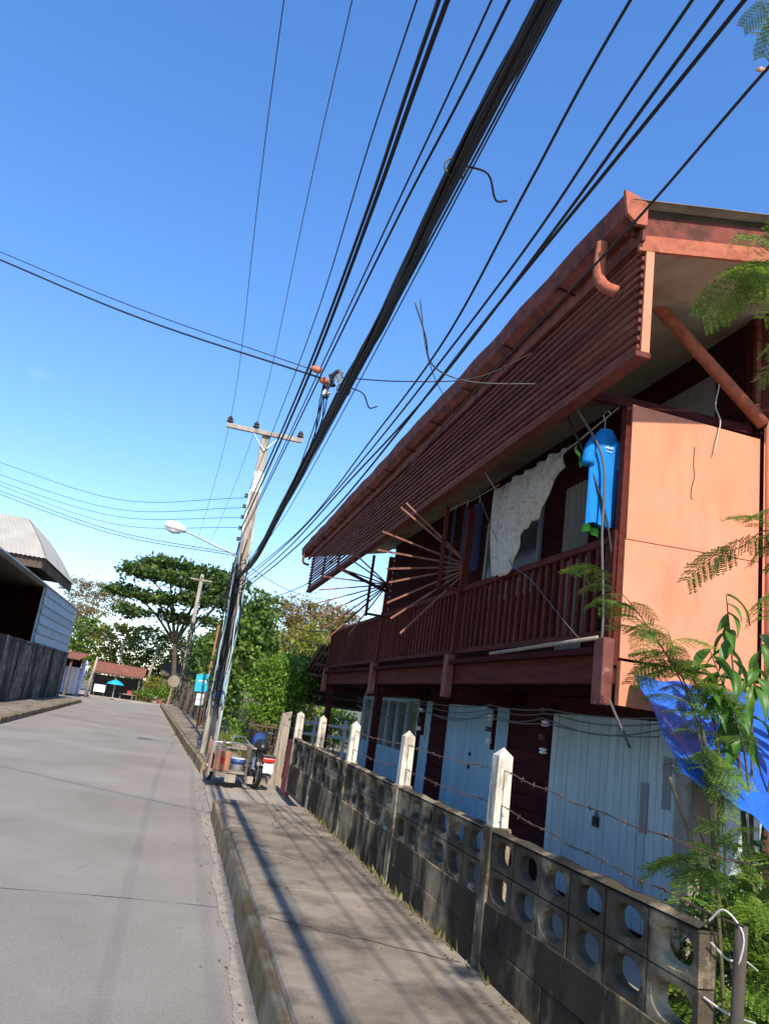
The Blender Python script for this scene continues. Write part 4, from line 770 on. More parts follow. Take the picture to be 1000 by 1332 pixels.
# side cart
cx0, cx1, cy0, cy1 = .78, 1.40, 13.95, 15.25
cf_ = MB()
for z in (.28, .68):
    for p, q in (((cx0, cy0, z), (cx1, cy0, z)), ((cx0, cy1, z), (cx1, cy1, z)), ((cx0, cy0, z), (cx0, cy1, z)), ((cx1, cy0, z), (cx1, cy1, z))): cf_.tube([p, q], .016, 6)
for x, y in ((cx0, cy0), (cx1, cy0), (cx0, cy1), (cx1, cy1)): cf_.tube([(x, y, .2), (x, y, .76)], .016, 6)
for z in (.30, .42): cf_.tube([(cx1, 14.5, z), (1.62, 14.5, z)], .016, 6)
part('cart_frame', cf_, 'grey_wood', tr)
for i in range(9): part('side_bar', MB().tube([(cx0 - .01, cy0 + .05 + i * .15, .16), (cx0 - .01, cy0 + .05 + i * .15, .72)], .01, 5), 'raw_wood', tr)
part('cart_floor', MB().box((cx0, cy0 + .02, .27), (cx1, cy1, .30)), 'grey_wood', tr)
rp = part('rear_panel', MB().box((.83, 13.92, .30), (1.10, 13.94, .62)), 'cart_panel', tr, bevel=.006); part('reflector', MB().box((.93, 13.905, .42), (1.01, 13.919, .51)), 'red_lens', rp)
part('mud_flap', MB().box((1.06, 13.96, .12), (1.24, 13.97, .27)), 'yard_concrete', tr); part('side_flap', MB().box((1.40, 14.0, .13), (1.54, 14.01, .25)), 'yard_concrete', tr)
for i in range(6): part('top_slat', MB().box((1.08 + i * .075, 13.98, .70), (1.145 + i * .075, 14.95, .722)), 'grey_wood', tr)
part('top_rail', MB().tube(spline([(.80, 13.95, .66), (.80, 13.95, .74), (1.05, 13.95, .76), (1.1, 14.1, .84), (1.35, 14.7, .82), (1.5, 14.8, .7)], 5), .014, 6), 'galv', tr)
bk = thing('bucket', 'white and navy bucket standing in the tricycle side cart', 'bucket', (1.23, 14.12, .3))
part('pail', MB().lathe([(.10, 0), (.125, .2), (.132, .205), (.132, .22), (.115, .22)], (1.25, 14.14, .301), 18), 'bucket_white', bk, smooth=True); part('band', MB().lathe([(.1275, .0), (.1345, .085)], (1.25, 14.14, .42), 18), 'bucket_blue', bk, smooth=True)

# ------------------------------------------------------------------ left side: block wall, house with white roof
lw = thing('left_block_wall', 'blackened block wall with pilasters below the metal-sided building', 'wall', (-5.9, 34, 0))
npan = 9; y0 = 21.0; dy_ = (44.2 - y0) / npan
for i in range(npan):
    a = y0 + i * dy_
    m_ = MB(); m_.box((-6.0, a, 0), (-5.86, a + dy_, 2.34)); part('wall_panel', m_, 'mortar', lw)
    for r_ in range(11):
        nb = 5; off = .5 if r_ % 2 else 0
        for k in range(nb):
            L = (dy_ - .2) / nb; yc = a + .1 + (k + .5) * L
            if i >= 0: piece('block', bbox_mesh(.03, L - .02, .195, 'left_block', 0), lw, (-5.855 + random.uniform(-.006, .004), yc, .13 + .205 * r_))
    m_ = MB(); m_.box((-5.97, a - .09, 0), (-5.80, a + .09, 2.42)); part('pilaster', m_, 'left_block', lw)
m_ = MB(); m_.box((-6.0, y0, 2.341), (-5.82, 44.25, 2.41)); part('coping', m_, 'left_block', lw)
lh = thing('metal_sided_building', 'dark open building with pale corrugated hip roof and metal side cladding', 'building', (-9, 34, 0))
cp = MB(); cp.bar((-6.1, 34.6, 2.3), (-6.1, 34.6, 4.8), .08, .08); cp.bar((-6.1, 44.4, 2.3), (-6.1, 44.4, 4.65), .08, .08); part('cladding_frame', cp, 'pvc_blue', lh)
for i in range(6):
    z0 = 2.45 + i * .39; t0 = .02
    m_ = MB(); m_.add([(-6.03, 34.6, z0), (-6.03, 44.5, z0 - .02), (-6.03 + .06, 44.5, z0 - .02), (-5.97, 34.6, z0), (-6.05, 34.6, z0 + .40), (-6.05, 44.5, z0 + .37), (-6.03, 44.5, z0 + .37), (-6.03, 34.6, z0 + .40)],
        [(0, 3, 2, 1), (4, 5, 6, 7), (0, 1, 5, 4), (1, 2, 6, 5), (2, 3, 7, 6), (3, 0, 4, 7)]); part('cladding_sheet', m_, 'steel_sheet', lh)
m_ = MB(); m_.bar((-6.25, 20, 4.88), (-6.2, 44.6, 4.72), .55, .05); part('lower_roof_edge', m_, 'steel_sheet', lh)
m_ = MB(); m_.add([(-6.3, 20, 4.84), (-6.25, 44.6, 4.68), (-13, 44.6, 5.0), (-13, 20, 5.1)], [(0, 1, 2, 3)]); part('lower_roof', m_, 'brown_sheet', lh, thick=.03, fix=False)
m_ = MB(); m_.box((-13, 20, 0), (-12.9, 44.5, 5.09)); m_.box((-12.9, 44.2, 0), (-6.2, 44.3, 4.72)); m_.box((-12.9, 38, 0), (-6.2, 38.1, 4.72)); part('inner_wall', m_, 'maroon_wood', lh)
m_ = MB(); m_.box((-6.75, 26.6, 2), (-6.4, 26.9, 5.0)); part('green_column', m_, 'green_paint', lh)
for z in (2.9, 3.4): m_ = MB(); m_.bar((-7.8, 29, z + .1), (-7.5, 33, z + .1), .3, .06); part('stored_plank', m_, 'grey_wood', lh)
# hip roof
c0 = Vector((-5.5, 30, 5.35)); c1 = Vector((-15, 30, 5.35)); r0 = Vector((-6.75, 31.6, 6.95)); r1 = Vector((-14, 31.6, 6.95))
hr = MB(); a = c0; u = c1 - c0; nr = 60
nrm = (c1 - c0).cross(r0 - c0).normalized()
hr.grid(lambda s, t: (c0.lerp(c1, s)).lerp(r0.lerp(r1, s), t) + Vector((0, 0, .09 * math.sin(math.pi * t))) + nrm * .02 * math.cos(2 * math.pi * s * nr), nr * 4, 6)
c2 = Vector((-5.5, 38, 5.35)); r2 = Vector((-6.75, 36.4, 6.95)); c3 = Vector((-15, 38, 5.35)); r3 = Vector((-14, 36.4, 6.95))
hr.grid(lambda s, t: (c0.lerp(c2, s)).lerp(r0.lerp(r2, s), t) + Vector((.02 * math.cos(s * 200), 0, .09 * math.sin(math.pi * t))), 200, 4)
hr.add([r0, r1, r3, r2], [(0, 1, 2, 3)]); hr.add([c2, c3, r3, r2], [(0, 1, 2, 3)])
part('hip_roof', hr, 'white_sheet', lh, fix=False)
m_ = MB(); corr(m_, (-5.62, 30.15, 4.98), (-15, 30.15, 4.98), (-5.62, 30.15, 5.36), 60, .02); corr(m_, (-5.62, 30.2, 4.98), (-5.62, 38, 4.98), (-5.62, 30.2, 5.36), 50, .02); part('valance', m_, 'brown_sheet', lh, thick=.01, fix=False)
m_ = MB(); m_.add([(-5.6, 30.1, 5.33), (-5.6, 38, 5.33), (-15, 38, 5.33), (-15, 30.1, 5.33)], [(0, 1, 2, 3)]); part('eave_soffit', m_, 'brown_sheet', lh, thick=.02, fix=False)
# porch with rust roof next to the wall end, gate pillars
gp1 = thing('gate_pillar', 'lilac painted gate pillar with rounded cap beside the shelter', 'pillar', (-6.0, 53.5, 0))
part('shaft', MB().tube([(-6.15, 53.5, 0), (-5.95, 53.5, 2.0)], [.17, .16], 10), 'purple_paint', gp1, smooth=True); part('cap', MB().lathe([(.19, 0), (.19, .05), (.17, .16), (.1, .24), (.02, .27)], (-5.94, 53.5, 2.0), 14), 'purple_paint', gp1, smooth=True)
gp2 = thing('white_gate', 'white panel gate between blackened wall and lilac pillar', 'gate', (-6.7, 53, 0))
for k in range(4): part('gate_panel', MB().box((-7.2 + .27 * k, 53.2, .1), (-6.95 + .27 * k, 53.25, 1.75)), 'sign_white' if k > 1 else 'purple_paint', gp2)
pr = thing('porch_roof', 'low rusty porch roof on posts between wall end and shelter', 'porch', (-7, 51, 0))
m_ = MB(); corr(m_, (-9.5, 50.0, 2.25), (-5.9, 50.0, 2.2), (-9.5, 54.5, 2.75), 24, .03); part('roof_sheet', m_, 'rust_sheet', pr, thick=.01, fix=False)
for x in (-9.3, -6.4): part('porch_post', MB().bar((x, 50.3, 0), (x, 50.3, 2.3), .12, .12), 'dark_wood', pr)
part('back_wall', MB().box((-9.4, 54.3, 0), (-6.3, 54.4, 2.7)), 'maroon_wood', pr)
# shelter with rust roof, umbrella, bench, cabinet
shp = thing('rust_roofed_shelter', 'open street stall shelter with a rust-red corrugated roof at the road end', 'shelter', (-4, 58, 0))
m_ = MB(); corr(m_, (-5.9, 56.9, 1.72), (-2.35, 56.9, 1.66), (-5.9, 59.6, 2.42), 26, .028); part('roof_sheet', m_, 'rust_sheet', shp, thick=.012, fix=False)
part('valance', MB().box((-5.88, 56.92, 1.58), (-2.4, 56.95, 1.70)), 'brown_sheet', shp)
for x, y in ((-5.8, 57.1), (-2.6, 57.1), (-5.8, 59.4), (-2.6, 59.4), (-4.2, 57.1)): part('post', MB().bar((x, y, 0), (x, y, 1.7 + (y - 57) * .26), .09, .09), 'dark_wood', shp)
part('back_wall', MB().box((-5.85, 59.5, 0), (-2.5, 59.55, 1.5)), 'dark_wood', shp)
cbn = thing('white_cabinet', 'small white food cabinet on legs under the rusty shelter', 'cabinet', (-5.2, 57.6, 0)); part('body', MB().box((-5.5, 57.4, .35), (-4.75, 57.8, .85)), 'sign_white', cbn, bevel=.02)
for x in (-5.45, -4.8): part('leg', MB().bar((x, 57.45, .05), (x, 57.45, .36), .05, .05), 'dark_wood', cbn)
um = thing('parasol', 'teal parasol open under the rusty shelter', 'parasol', (-4.1, 56.75, 0)); part('canopy', MB().lathe([(.02, .32), (.25, .25), (.50, .12), (.62, 0), (.58, .0)], (-4.1, 56.6, 1.0), 8), 'teal', um); part('pole', MB().tube([(-4.1, 56.6, .05), (-4.1, 56.6, 1.35)], .025, 6), 'galv', um); part('base', MB().lathe([(.2, 0), (.18, .08), (.05, .1)], (-4.1, 56.6, .05), 10), 'yard_concrete', um)
bn = thing('stall_bench', 'low wooden bench beside the teal parasol', 'bench', (-3.3, 57.2, 0)); part('seat', MB().box((-3.8, 57.0, .42), (-2.8, 57.3, .47)), 'grey_wood', bn)
for x in (-3.7, -2.9): part('leg', MB().box((x, 57.05, .05), (x + .06, 57.25, .42)), 'grey_wood', bn)
rbk = thing('red_crate', 'red plastic crate standing on the stall bench', 'crate', (-3.1, 57.15, .47)); part('crate_body', MB().box((-3.25, 57.05, .471), (-2.95, 57.25, .68)), 'red_paint', rbk); part('rim', MB().box((-3.27, 57.03, .68), (-2.93, 57.27, .71)), 'red_paint', rbk)
hut = thing('brown_hut', 'low brown-roofed hut half hidden behind the shrubs', 'hut', (-.2, 66, 0)); m_ = MB(); corr(m_, (-1.5, 64, 2.1), (1.6, 64, 2.1), (-1.5, 67, 3.1), 20, .03); part('roof', m_, 'brown_sheet', hut, thick=.01, fix=False); part('wall', MB().box((-1.3, 64.3, 0), (1.4, 67, 2.05)), 'dark_wood', hut)

# ------------------------------------------------------------------ vegetation
def leaf_quads(P, size, aspect=.5, flatz=0.0, droop=0.0):
    n = len(P); d = rng.normal(size=(n, 3)); d[:, 2] *= (1 - flatz); d[:, 2] -= droop; d /= np.linalg.norm(d, axis=1)[:, None]
    e = rng.normal(size=(n, 3)); e -= d * (e * d).sum(1)[:, None]; e /= np.linalg.norm(e, axis=1)[:, None]
    s = size * rng.uniform(.6, 1.35, n)[:, None]
    a = P - d * s / 2; c = P + d * s / 2; b = P + e * s * aspect / 2; f = P - e * s * aspect / 2
    V = np.stack([a, b, c, f], 1).reshape(-1, 3); F = np.arange(n * 4).reshape(-1, 4); return V, F
def foliage(name, blobs, size, m, parent, clump=.35, per=28, aspect=.5, flatz=0, droop=0):
    """blobs: (x,y,z, rx,ry,rz, number of clumps)"""
    Ps = []
    for x, y, z, rx, ry, rz, nc in blobs:
        q = rng.normal(size=(nc, 3)); q /= np.linalg.norm(q, axis=1)[:, None]; q *= (rng.uniform(.25, 1, (nc, 1)) ** .45)
        cs = q * [rx, ry, rz] + [x, y, z]
        k = per; p = np.repeat(cs, k, 0) + rng.normal(size=(nc * k, 3)) * clump * [1, 1, .6] * rng.uniform(.4, 1.2, (nc, 1)).repeat(k, 0)
        Ps.append(p)
    V, F = leaf_quads(np.concatenate(Ps), size, aspect, flatz, droop)
    off = np.array(wloc(parent)); V = V - off
    me = bpy.data.meshes.new(name); me.vertices.add(len(V)); me.vertices.foreach_set('co', V.ravel()); me.loops.add(len(F) * 4); me.loops.foreach_set('vertex_index', F.ravel().astype(np.int32))
    me.polygons.add(len(F)); me.polygons.foreach_set('loop_start', np.arange(0, len(F) * 4, 4, dtype=np.int32)); me.polygons.foreach_set('loop_total', np.full(len(F), 4, np.int32))
    me.materials.append(MATS[m]); me.update(); me.validate()
    o = bpy.data.objects.new(name, me); C.objects.link(o); o.parent = parent; return o
def limbs(base, tips, r0, parent, m='bark', mid=None, name='trunk'):
    tb = MB(); base = Vector(base); mid = Vector(mid) if mid else base + (sum((Vector(t) for t in tips), Vector()) / len(tips) - base) * .5
    tb.tube(spline([base, base.lerp(mid, .5) + Vector((.03, .02, 0)) * r0 * 10, mid], 5), [r0 * (1 - .045 * i) for i in range(11)], 8)
    for t in tips:
        t = Vector(t); q = mid.lerp(t, .5) + Vector((random.uniform(-.1, .1), random.uniform(-.1, .1), .12)) * (t - mid).length
        pp_ = spline([mid, q, t], 5); tb.tube(pp_, [r0 * .5 * (1 - .08 * i) for i in range(len(pp_))], 6)
    return part(name, tb, m, parent, smooth=True)
def tree(name, label, cat, base, blobs, size, m, r0=.12, group=None, **kw):
    t = thing(name, label, cat, base, group); limbs(base, [(b[0], b[1], b[2]) for b in blobs[:9]], r0, t)
    foliage('crown', blobs, size, m, t, **kw); return t
# big layered tree at the road end
rb = []
for (x, z, rx, rz_, nc) in ((-2.9, 10.6, 2.4, .45, 60), (-.6, 10.4, 2.2, .5, 55), (1.3, 9.9, 1.6, .5, 40), (-4.6, 9.5, 1.9, .35, 45), (-2.2, 9.3, 2.6, .4, 60), (.6, 8.9, 2.2, .4, 45), (-5.6, 8.0, 1.6, .3, 35), (-3.4, 7.7, 1.9, .35, 42), (-.9, 7.9, 1.8, .35, 36), (1.6, 8.0, 1.5, .4, 34), (-4.8, 6.4, 1.4, .3, 28), (-1.8, 6.6, 1.6, .3, 26), (.9, 6.6, 1.4, .3, 24)):
    rb.append((x * 1.12 + .9, 62 + random.uniform(-1.5, 1.5), z, rx, 2.2, rz_, int(nc * 1.15)))
tree('rain_tree', 'tall spreading tree with flat layered dark green crown at the road end', 'tree', (-.3, 63, 0), rb, .34, 'leaf_rain', .26, clump=.34, per=26, aspect=.55, flatz=.4)
tree('dry_tree', 'sparse brown-leaved tree rising behind the metal-sided building', 'tree', (-9.5, 76, 0), [(-11.2, 76, 9.0, 1.6, 1.5, .9, 26), (-9, 76, 9.0, 1.5, 1.5, .9, 26), (-7.4, 76, 8.3, 1.4, 1.4, .9, 22), (-10, 76, 7.6, 1.6, 1.5, .9, 20), (-8, 76, 7.0, 1.4, 1.4, .8, 16)], .20, 'leaf_dry', .14, clump=.45, per=40)
tree('flame_tree', 'small tree with rust-orange foliage beside the sparse brown tree', 'tree', (-9, 72, 0), [(-9.3, 72, 6.4, .9, .9, .7, 30), (-8.7, 72, 5.2, 1.2, 1, .8, 34), (-9.6, 72, 4.0, 1.2, 1, .8, 26)], .22, 'rust_leaf' if 'rust_leaf' in MATS else 'leaf_dry', .12, clump=.35, per=26)
for (x, y, z, r_, mt, lab) in ((-8.4, 69, 3.6, 1.9, 'leaf_green', 'round green tree left of the shelter behind the lilac pillar'), (-5.6, 68, 3.6, 1.9, 'leaf_yellow', 'yellow-green tree directly behind the rusty shelter roof'), (-3.0, 69, 3.7, 1.8, 'leaf_green', 'green tree behind the pale leaning post'), (-.6, 68.5, 3.3, 1.6, 'leaf_yellow', 'yellow-green tree behind the brown-roofed hut'), (1.6, 67, 3.4, 1.6, 'leaf_dark', 'dark tree behind the far cable-wrapped pole')):
    tree('garden_tree', lab, 'tree', (x, y, 0), [(x, y, z + .9, r_, 1.3, 1.5, 85), (x - .6, y, z - 1.0, r_ * .9, 1.2, 1.1, 45), (x + .7, y, z - 1.6, r_ * .9, 1.2, 1.1, 40)], .26, mt, .12, clump=.3, per=26, group='trees behind the road end')
# shrubs and pots in front of the far yard
for (x, y, h, mt, lab) in ((-1.7, 58, 2.1, 'leaf_yellow', 'bushy yellow-green shrub in a pot at the shelter side'), (-1.0, 57.8, 1.4, 'leaf_bright', 'low bright green potted shrub next to the pale far kerb'), (-2.2, 57.5, .9, 'leaf_green', 'small green potted plant by the shelter post'), (-.5, 58.2, 1.9, 'leaf_yellow', 'yellow-green shrub leaning towards the far pole')):
    t = thing('potted_shrub', lab, 'shrub', (x, y, .05), 'potted shrubs at the road end'); m_ = MB(); m_.lathe([(.18, 0), (.27, .34), (.29, .34), (.29, .40), (.24, .40)], (x, y, .05), 12); part('pot', m_, 'terracotta', t)
    limbs((x, y, .4), [(x - .2, y, h * .7), (x + .2, y, h * .7)], .03, t, name='stem'); foliage('leaves', [(x, y, h * .62, .62, .5, h * .36, 50)], .15, mt, t, clump=.2, per=22)
# right side greenery
tree('broadleaf_tree', 'dense leafy green tree standing behind the utility pole', 'tree', (2.5, 27, .2), [(2.1, 27, 3.7, .85, 1.0, 1.0, 75), (1.9, 26.5, 2.6, .9, 1.0, 1.0, 75), (2.5, 27, 2.7, .8, 1.0, 1.1, 55), (2.3, 27, 4.6, .5, .5, .55, 30), (1.9, 26, 1.3, .8, .9, .8, 40)], .17, 'leaf_green', .13, clump=.2, per=22, aspect=.62)
for k, (x, y, z, r_, lab) in enumerate(((2.0, 34, 3.2, 1.3, 'dark green tree overhanging the plank fence just past the teal sign'), (1.9, 39, 3.3, 1.4, 'dark green tree overhanging the middle of the plank fence'), (1.7, 45, 3.6, 1.5, 'dark green tree overhanging the far end of the plank fence'))):
    tree('hedge_tree', lab, 'tree', (x + .5, y, .2), [(x, y, z, r_, 1.5, 1.3, 85), (x + .2, y, z - 1.3, r_ * .9, 1.6, 1.0, 60), (x + .5, y, z + .9, r_ * .7, 1.2, .8, 45)], .24, 'leaf_dark' if k else 'leaf_green', .1, clump=.24, per=24, group='trees over the plank fence')
vb = thing('creeper_bush', 'bright green creeper bush spilling over the fence beside the gate post', 'bush', (2.4, 19.5, .1))
limbs((2.45, 19.6, .1), [(2.3, 19.5, 1.9), (2.6, 19.8, 2.3), (2.9, 20, 2.2), (2.2, 19.2, 1.2)], .05, vb, name='stem')
foliage('leaves', [(2.35, 19.6, 2.0, .7, .8, .6, 90), (2.85, 20.1, 2.3, .7, .8, .5, 70), (2.15, 19.3, 1.35, .55, .6, .5, 60), (2.0, 19.6, .75, .5, .6, .45, 40), (2.75, 19.2, 1.5, .5, .5, .5, 45), (1.75, 19.9, .55, .35, .6, .3, 25)], .085, 'leaf_bright', vb, clump=.14, per=34)
for k, (x, y, z, lab, mt) in enumerate(((4.6, 40, 5.0, 'thin-leaved brownish tree above the creeper bush', 'leaf_dry'), (6.6, 42, 5.4, 'thin-leaved yellow-brown tree seen left of the lattice screen', 'leaf_dry'), (5.2, 36, 3.6, 'light yellow-green tree behind the lean-to roof', 'leaf_yellow'), (8.2, 44, 5.2, 'tall brownish tree showing between the ray brackets', 'leaf_dry'))):
    tree('dry_season_tree', lab, 'tree', (x, y, 0), [(x, y, z, 1.7, 1.6, 1.3, 75), (x - .5, y, z - 1.5, 1.6, 1.5, 1.0, 55), (x + .6, y, z + 1.0, 1.1, 1.1, .8, 34), (x + .3, y, z - 2.6, 1.5, 1.5, .9, 40)], .17, mt, .11, clump=.32, per=34, group='dry-season trees beyond the house')
for k, (x, y, h, lab) in enumerate(((4.0, 24.3, 1.3, 'sunlit garden shrub behind the low white rail fence'), (5.0, 24.6, 1.6, 'leafy garden shrub at the end of the white rail fence'), (3.0, 23.8, 1.5, 'garden shrub under the lean-to roof edge'))):
    t = thing('garden_shrub', lab, 'shrub', (x, y, .05), 'shrubs beyond the house'); limbs((x, y, .05), [(x - .2, y, h * .6), (x + .2, y, h * .7)], .03, t, name='stem'); foliage('leaves', [(x, y, h * .6, .6, .5, h * .42, 70)], .11, 'leaf_yellow' if k == 0 else 'leaf_bright', t, clump=.17, per=26)
# grass on the verge and weeds at the kerb
def blades(name, spots, m, hgt, lab, parent=None):
    P = np.array(spots); n = len(P); ang = rng.uniform(0, 6.28, n); h = hgt * rng.uniform(.4, 1.2, n); wd = .012 + .01 * rng.uniform(size=n); lean = rng.normal(size=(n, 2)) * .35
    dx = np.stack([np.cos(ang), np.sin(ang), np.zeros(n)], 1) * wd[:, None]; tipv = P + np.stack([lean[:, 0] * h, lean[:, 1] * h, h], 1)
    V = np.stack([P - dx, P + dx, tipv], 1).reshape(-1, 3); F = np.arange(n * 3).reshape(-1, 3)
    me = bpy.data.meshes.new(name); me.from_pydata(V.tolist(), [], F.tolist()); me.materials.append(MATS[m]); o = bpy.data.objects.new(name, me); C.objects.link(o); tag(o, lab, 'grass', kind='stuff'); return o
sp_ = [(kx(y) + 1.06 + abs(random.gauss(0, .5)), y, .2) for y in np.linspace(16.5, 26, 2600)]
blades('verge_grass', sp_, 'grass_dry', .22, 'dry yellow-green grass between far pavement and fence')
sp_ = [(kx(y) + .04 + random.gauss(0, .03), y, .0) for y in rng.normal(8.6, .22, 130)] + [(kx(y) + random.gauss(0, .02), y, 0) for y in rng.uniform(16, 40, 260)] + [(1.94 + random.gauss(0, .015), y, .25) for y in rng.uniform(4.3, 10.5, 160)]
blades('kerb_weeds', sp_, 'grass_dry', .07, 'sparse dry weeds growing along kerb and wall foot')

# near plants beside the wall end: feathery fronds and broad leaves
def frond_mesh(seed):
    r_ = random.Random(seed); V = []; F = []
    L = .26; stem = MB()
    def rach(t): return Vector((0, L * t, .05 * math.sin(2.2 * t) - .07 * t * t))
    for i in range(1, 9):
        t = i / 8.5; b = rach(t); pl_ = .105 * (1 - .55 * abs(t - .45)) * r_.uniform(.85, 1.1)
        for s_ in (-1, 1):
            d = Vector((s_ * .88, .42, -.18 + r_.uniform(-.1, .1))).normalized(); n_ = 10
            perp = d.cross(Vector((0, 0, 1))).normalized(); nrm_ = perp.cross(d)
            stem.tube([b, b + d * pl_], .0012, 3, cap=False)
            for k in range(1, n_ + 1):
                c = b + d * pl_ * k / n_ + Vector((0, 0, -.012 * (k / n_) ** 2))
                for q in (-1, 1):
                    ld_ = (perp * q + d * .35 + nrm_ * r_.uniform(-.25, .25)).normalized(); ll = .021 * r_.uniform(.85, 1.15); wv = d * .0046
                    o = len(V); V.extend([c - wv * .4, c + ld_ * ll * .5 + wv, c + ld_ * ll, c + ld_ * ll * .5 - wv]); F.append((o, o + 1, o + 2, o + 3))
    stem.tube([rach(k / 6) for k in range(7)], .002, 4, cap=False)
    o = len(V); V += [Vector(v) for v in stem.v]; F += [tuple(i + o for i in f) for f in stem.f]
    me = bpy.data.meshes.new('frond'); me.from_pydata([tuple(v) for v in V], [], F); me.materials.append(MATS['leaf_frond']); return me
FR = [frond_mesh(i) for i in range(4)]
def feathery(label, base, branches, dens, group=None, sc=1.0):
    t = thing('feathery_shrub', label, 'shrub', base, group)
    for pts in branches:
        sp2 = spline(pts, 8); part('branch', MB().tube(sp2, [max(.0025, .009 * (1 - i / len(sp2) * .8)) for i in range(len(sp2))], 6), 'stem', t, smooth=True)
        n_ = dens
        for k in range(n_):
            f = .40 + .60 * k / max(1, n_ - 1); p = sp2[min(len(sp2) - 1, int(f * (len(sp2) - 1)))]
            yaw = random.uniform(0, 6.28); s_ = sc * random.uniform(.7, 1.25)
            piece('frond', random.choice(FR), t, p, (random.uniform(-.7, .35), random.uniform(-.5, .5), yaw), (s_,) * 3)
    return t
b0 = (3.15, 4.05, .05)
feathery('feathery-leaved shrub reaching across the lower orange panel', b0,
    [[b0, (3.2, 4.2, 1.2), (3.15, 4.45, 2.0), (2.85, 4.6, 2.5), (2.66, 4.62, 2.66)], [b0, (3.25, 4.2, 1.3), (3.2, 4.5, 2.0), (3.1, 4.6, 2.4)], [b0, (3.3, 4.25, 1.3), (3.35, 4.5, 1.95), (3.2, 4.65, 2.2), (3.05, 4.7, 2.12)], [b0, (3.2, 4.2, 1.2), (3.2, 4.4, 1.9), (2.95, 4.5, 2.3), (2.78, 4.55, 2.42)], [b0, (3.3, 4.3, 1.3), (3.4, 4.5, 1.9), (3.42, 4.6, 2.15)]], 11)
b1 = (3.2, 2.75, .05)
feathery('tall feathery-leaved sapling whose tips reach up before the gable fascia', b1,
    [[b1, (3.15, 2.8, 2), (2.95, 2.95, 3.3), (2.62, 3.0, 4.0), (2.36, 3.0, 4.02)], [b1, (3.15, 2.8, 2), (2.95, 2.95, 3.4), (2.68, 3.0, 4.1), (2.45, 3.0, 4.22)], [b1, (3.15, 2.8, 1.8), (2.98, 3.0, 3.3), (2.7, 3.0, 3.75), (2.5, 3.0, 3.85)],
     [b1, (3.15, 2.8, 1.6), (2.9, 3.0, 2.4), (2.6, 3.05, 2.7), (2.42, 3.05, 2.58)], [b1, (3.15, 2.8, 1.6), (2.92, 3.0, 2.5), (2.68, 3.05, 2.8)], [b1, (3.15, 2.8, 1.5), (2.85, 3.0, 2.1), (2.62, 3.05, 2.4)],
     [b1, (3.0, 2.4, 1.5), (2.4, 1.8, 2.4), (1.95, 1.3, 2.75)], [b1, (3.0, 2.3, 1.7), (2.4, 1.6, 2.9), (1.85, 1.2, 3.2)]], 11)
b2 = (2.45, 2.95, .05)
feathery('low bright feathery shrub growing at the wall end', b2,
    [[b2, (2.5, 3.0, .5), (2.45, 3.05, .9), (2.36, 3.05, 1.1)], [b2, (2.5, 3.0, .5), (2.55, 3.05, .95), (2.52, 3.1, 1.25)], [b2, (2.6, 3.0, .4), (2.7, 3.0, .8), (2.66, 3.0, 1.1)], [b2, (2.45, 2.95, .3), (2.40, 2.95, .6), (2.36, 2.9, .8)], [b2, (2.55, 2.9, .3), (2.6, 2.85, .55), (2.5, 2.8, .7)], [b2, (2.6, 2.95, .3), (2.75, 2.95, .6), (2.72, 2.9, .9)], [b2, (2.42, 3.0, .6), (2.34, 3.05, 1.1), (2.26, 3.1, 1.36)], [b2, (2.45, 2.9, .2), (2.4, 2.85, .45), (2.33, 2.8, .55)], [b2, (2.6, 3.1, .6), (2.65, 3.2, 1.0), (2.62, 3.2, 1.3)]], 10)
us = thing('undergrowth', 'dark tangled undergrowth behind the low feathery shrub at the wall end', 'bush', (2.95, 3.6, .05))
limbs((2.95, 3.6, .05), [(2.8, 3.5, .6), (3.0, 3.6, .8), (3.2, 3.6, .7)], .02, us, 'stem', name='stem')
foliage('leaves', [(2.85, 3.5, .55, .35, .35, .5, 70), (3.15, 3.7, .6, .4, .4, .55, 70), (2.72, 3.2, .35, .3, .3, .3, 40)], .06, 'leaf_dark', us, clump=.10, per=34)
# broad-leaf plant
def broad_mesh():
    m_ = MB(); L = .21
    def f(s, t):
        wv = .031 * math.sin(math.pi * min(1, s * 1.02) ** .8) ** .9; u = (t - .5) * 2
        return (u * wv, L * s, .03 * math.sin(2 * s) - .10 * s * s + .012 * abs(u))
    m_.grid(f, 8, 4); me = mesh_of(m_, 'leaf', 'leaf_broad', True); return me
BLm = broad_mesh()
b3 = (3.75, 4.55, .05)
bl = thing('broadleaf_sapling', 'sapling with long drooping glossy leaves before the orange drain pipe', 'sapling', b3)
for pts in ([b3, (3.72, 4.6, 1.2), (3.62, 4.6, 2.2), (3.55, 4.6, 2.72)], [b3, (3.75, 4.55, 1.2), (3.78, 4.6, 2.0), (3.85, 4.6, 2.48)], [b3, (3.65, 4.5, 1.3), (3.5, 4.5, 2.0), (3.36, 4.5, 2.3)], [b3, (3.66, 4.45, 1.2), (3.52, 4.4, 1.8), (3.34, 4.4, 2.06)], [b3, (3.8, 4.5, 1.3), (3.95, 4.5, 2.0), (4.02, 4.5, 2.35)]):
    sp2 = spline(pts, 8); part('branch', MB().tube(sp2, [.012 * (1 - i / len(sp2) * .7) for i in range(len(sp2))], 6), 'stem', bl, smooth=True)
    for k in range(15):
        p = sp2[int((.62 + .38 * k / 14) * (len(sp2) - 1))]; s_ = random.uniform(.75, 1.3)
        piece('leaf', BLm, bl, p, (random.uniform(-1.3, -.1), random.uniform(-.5, .5), random.uniform(0, 6.28)), (s_,) * 3)
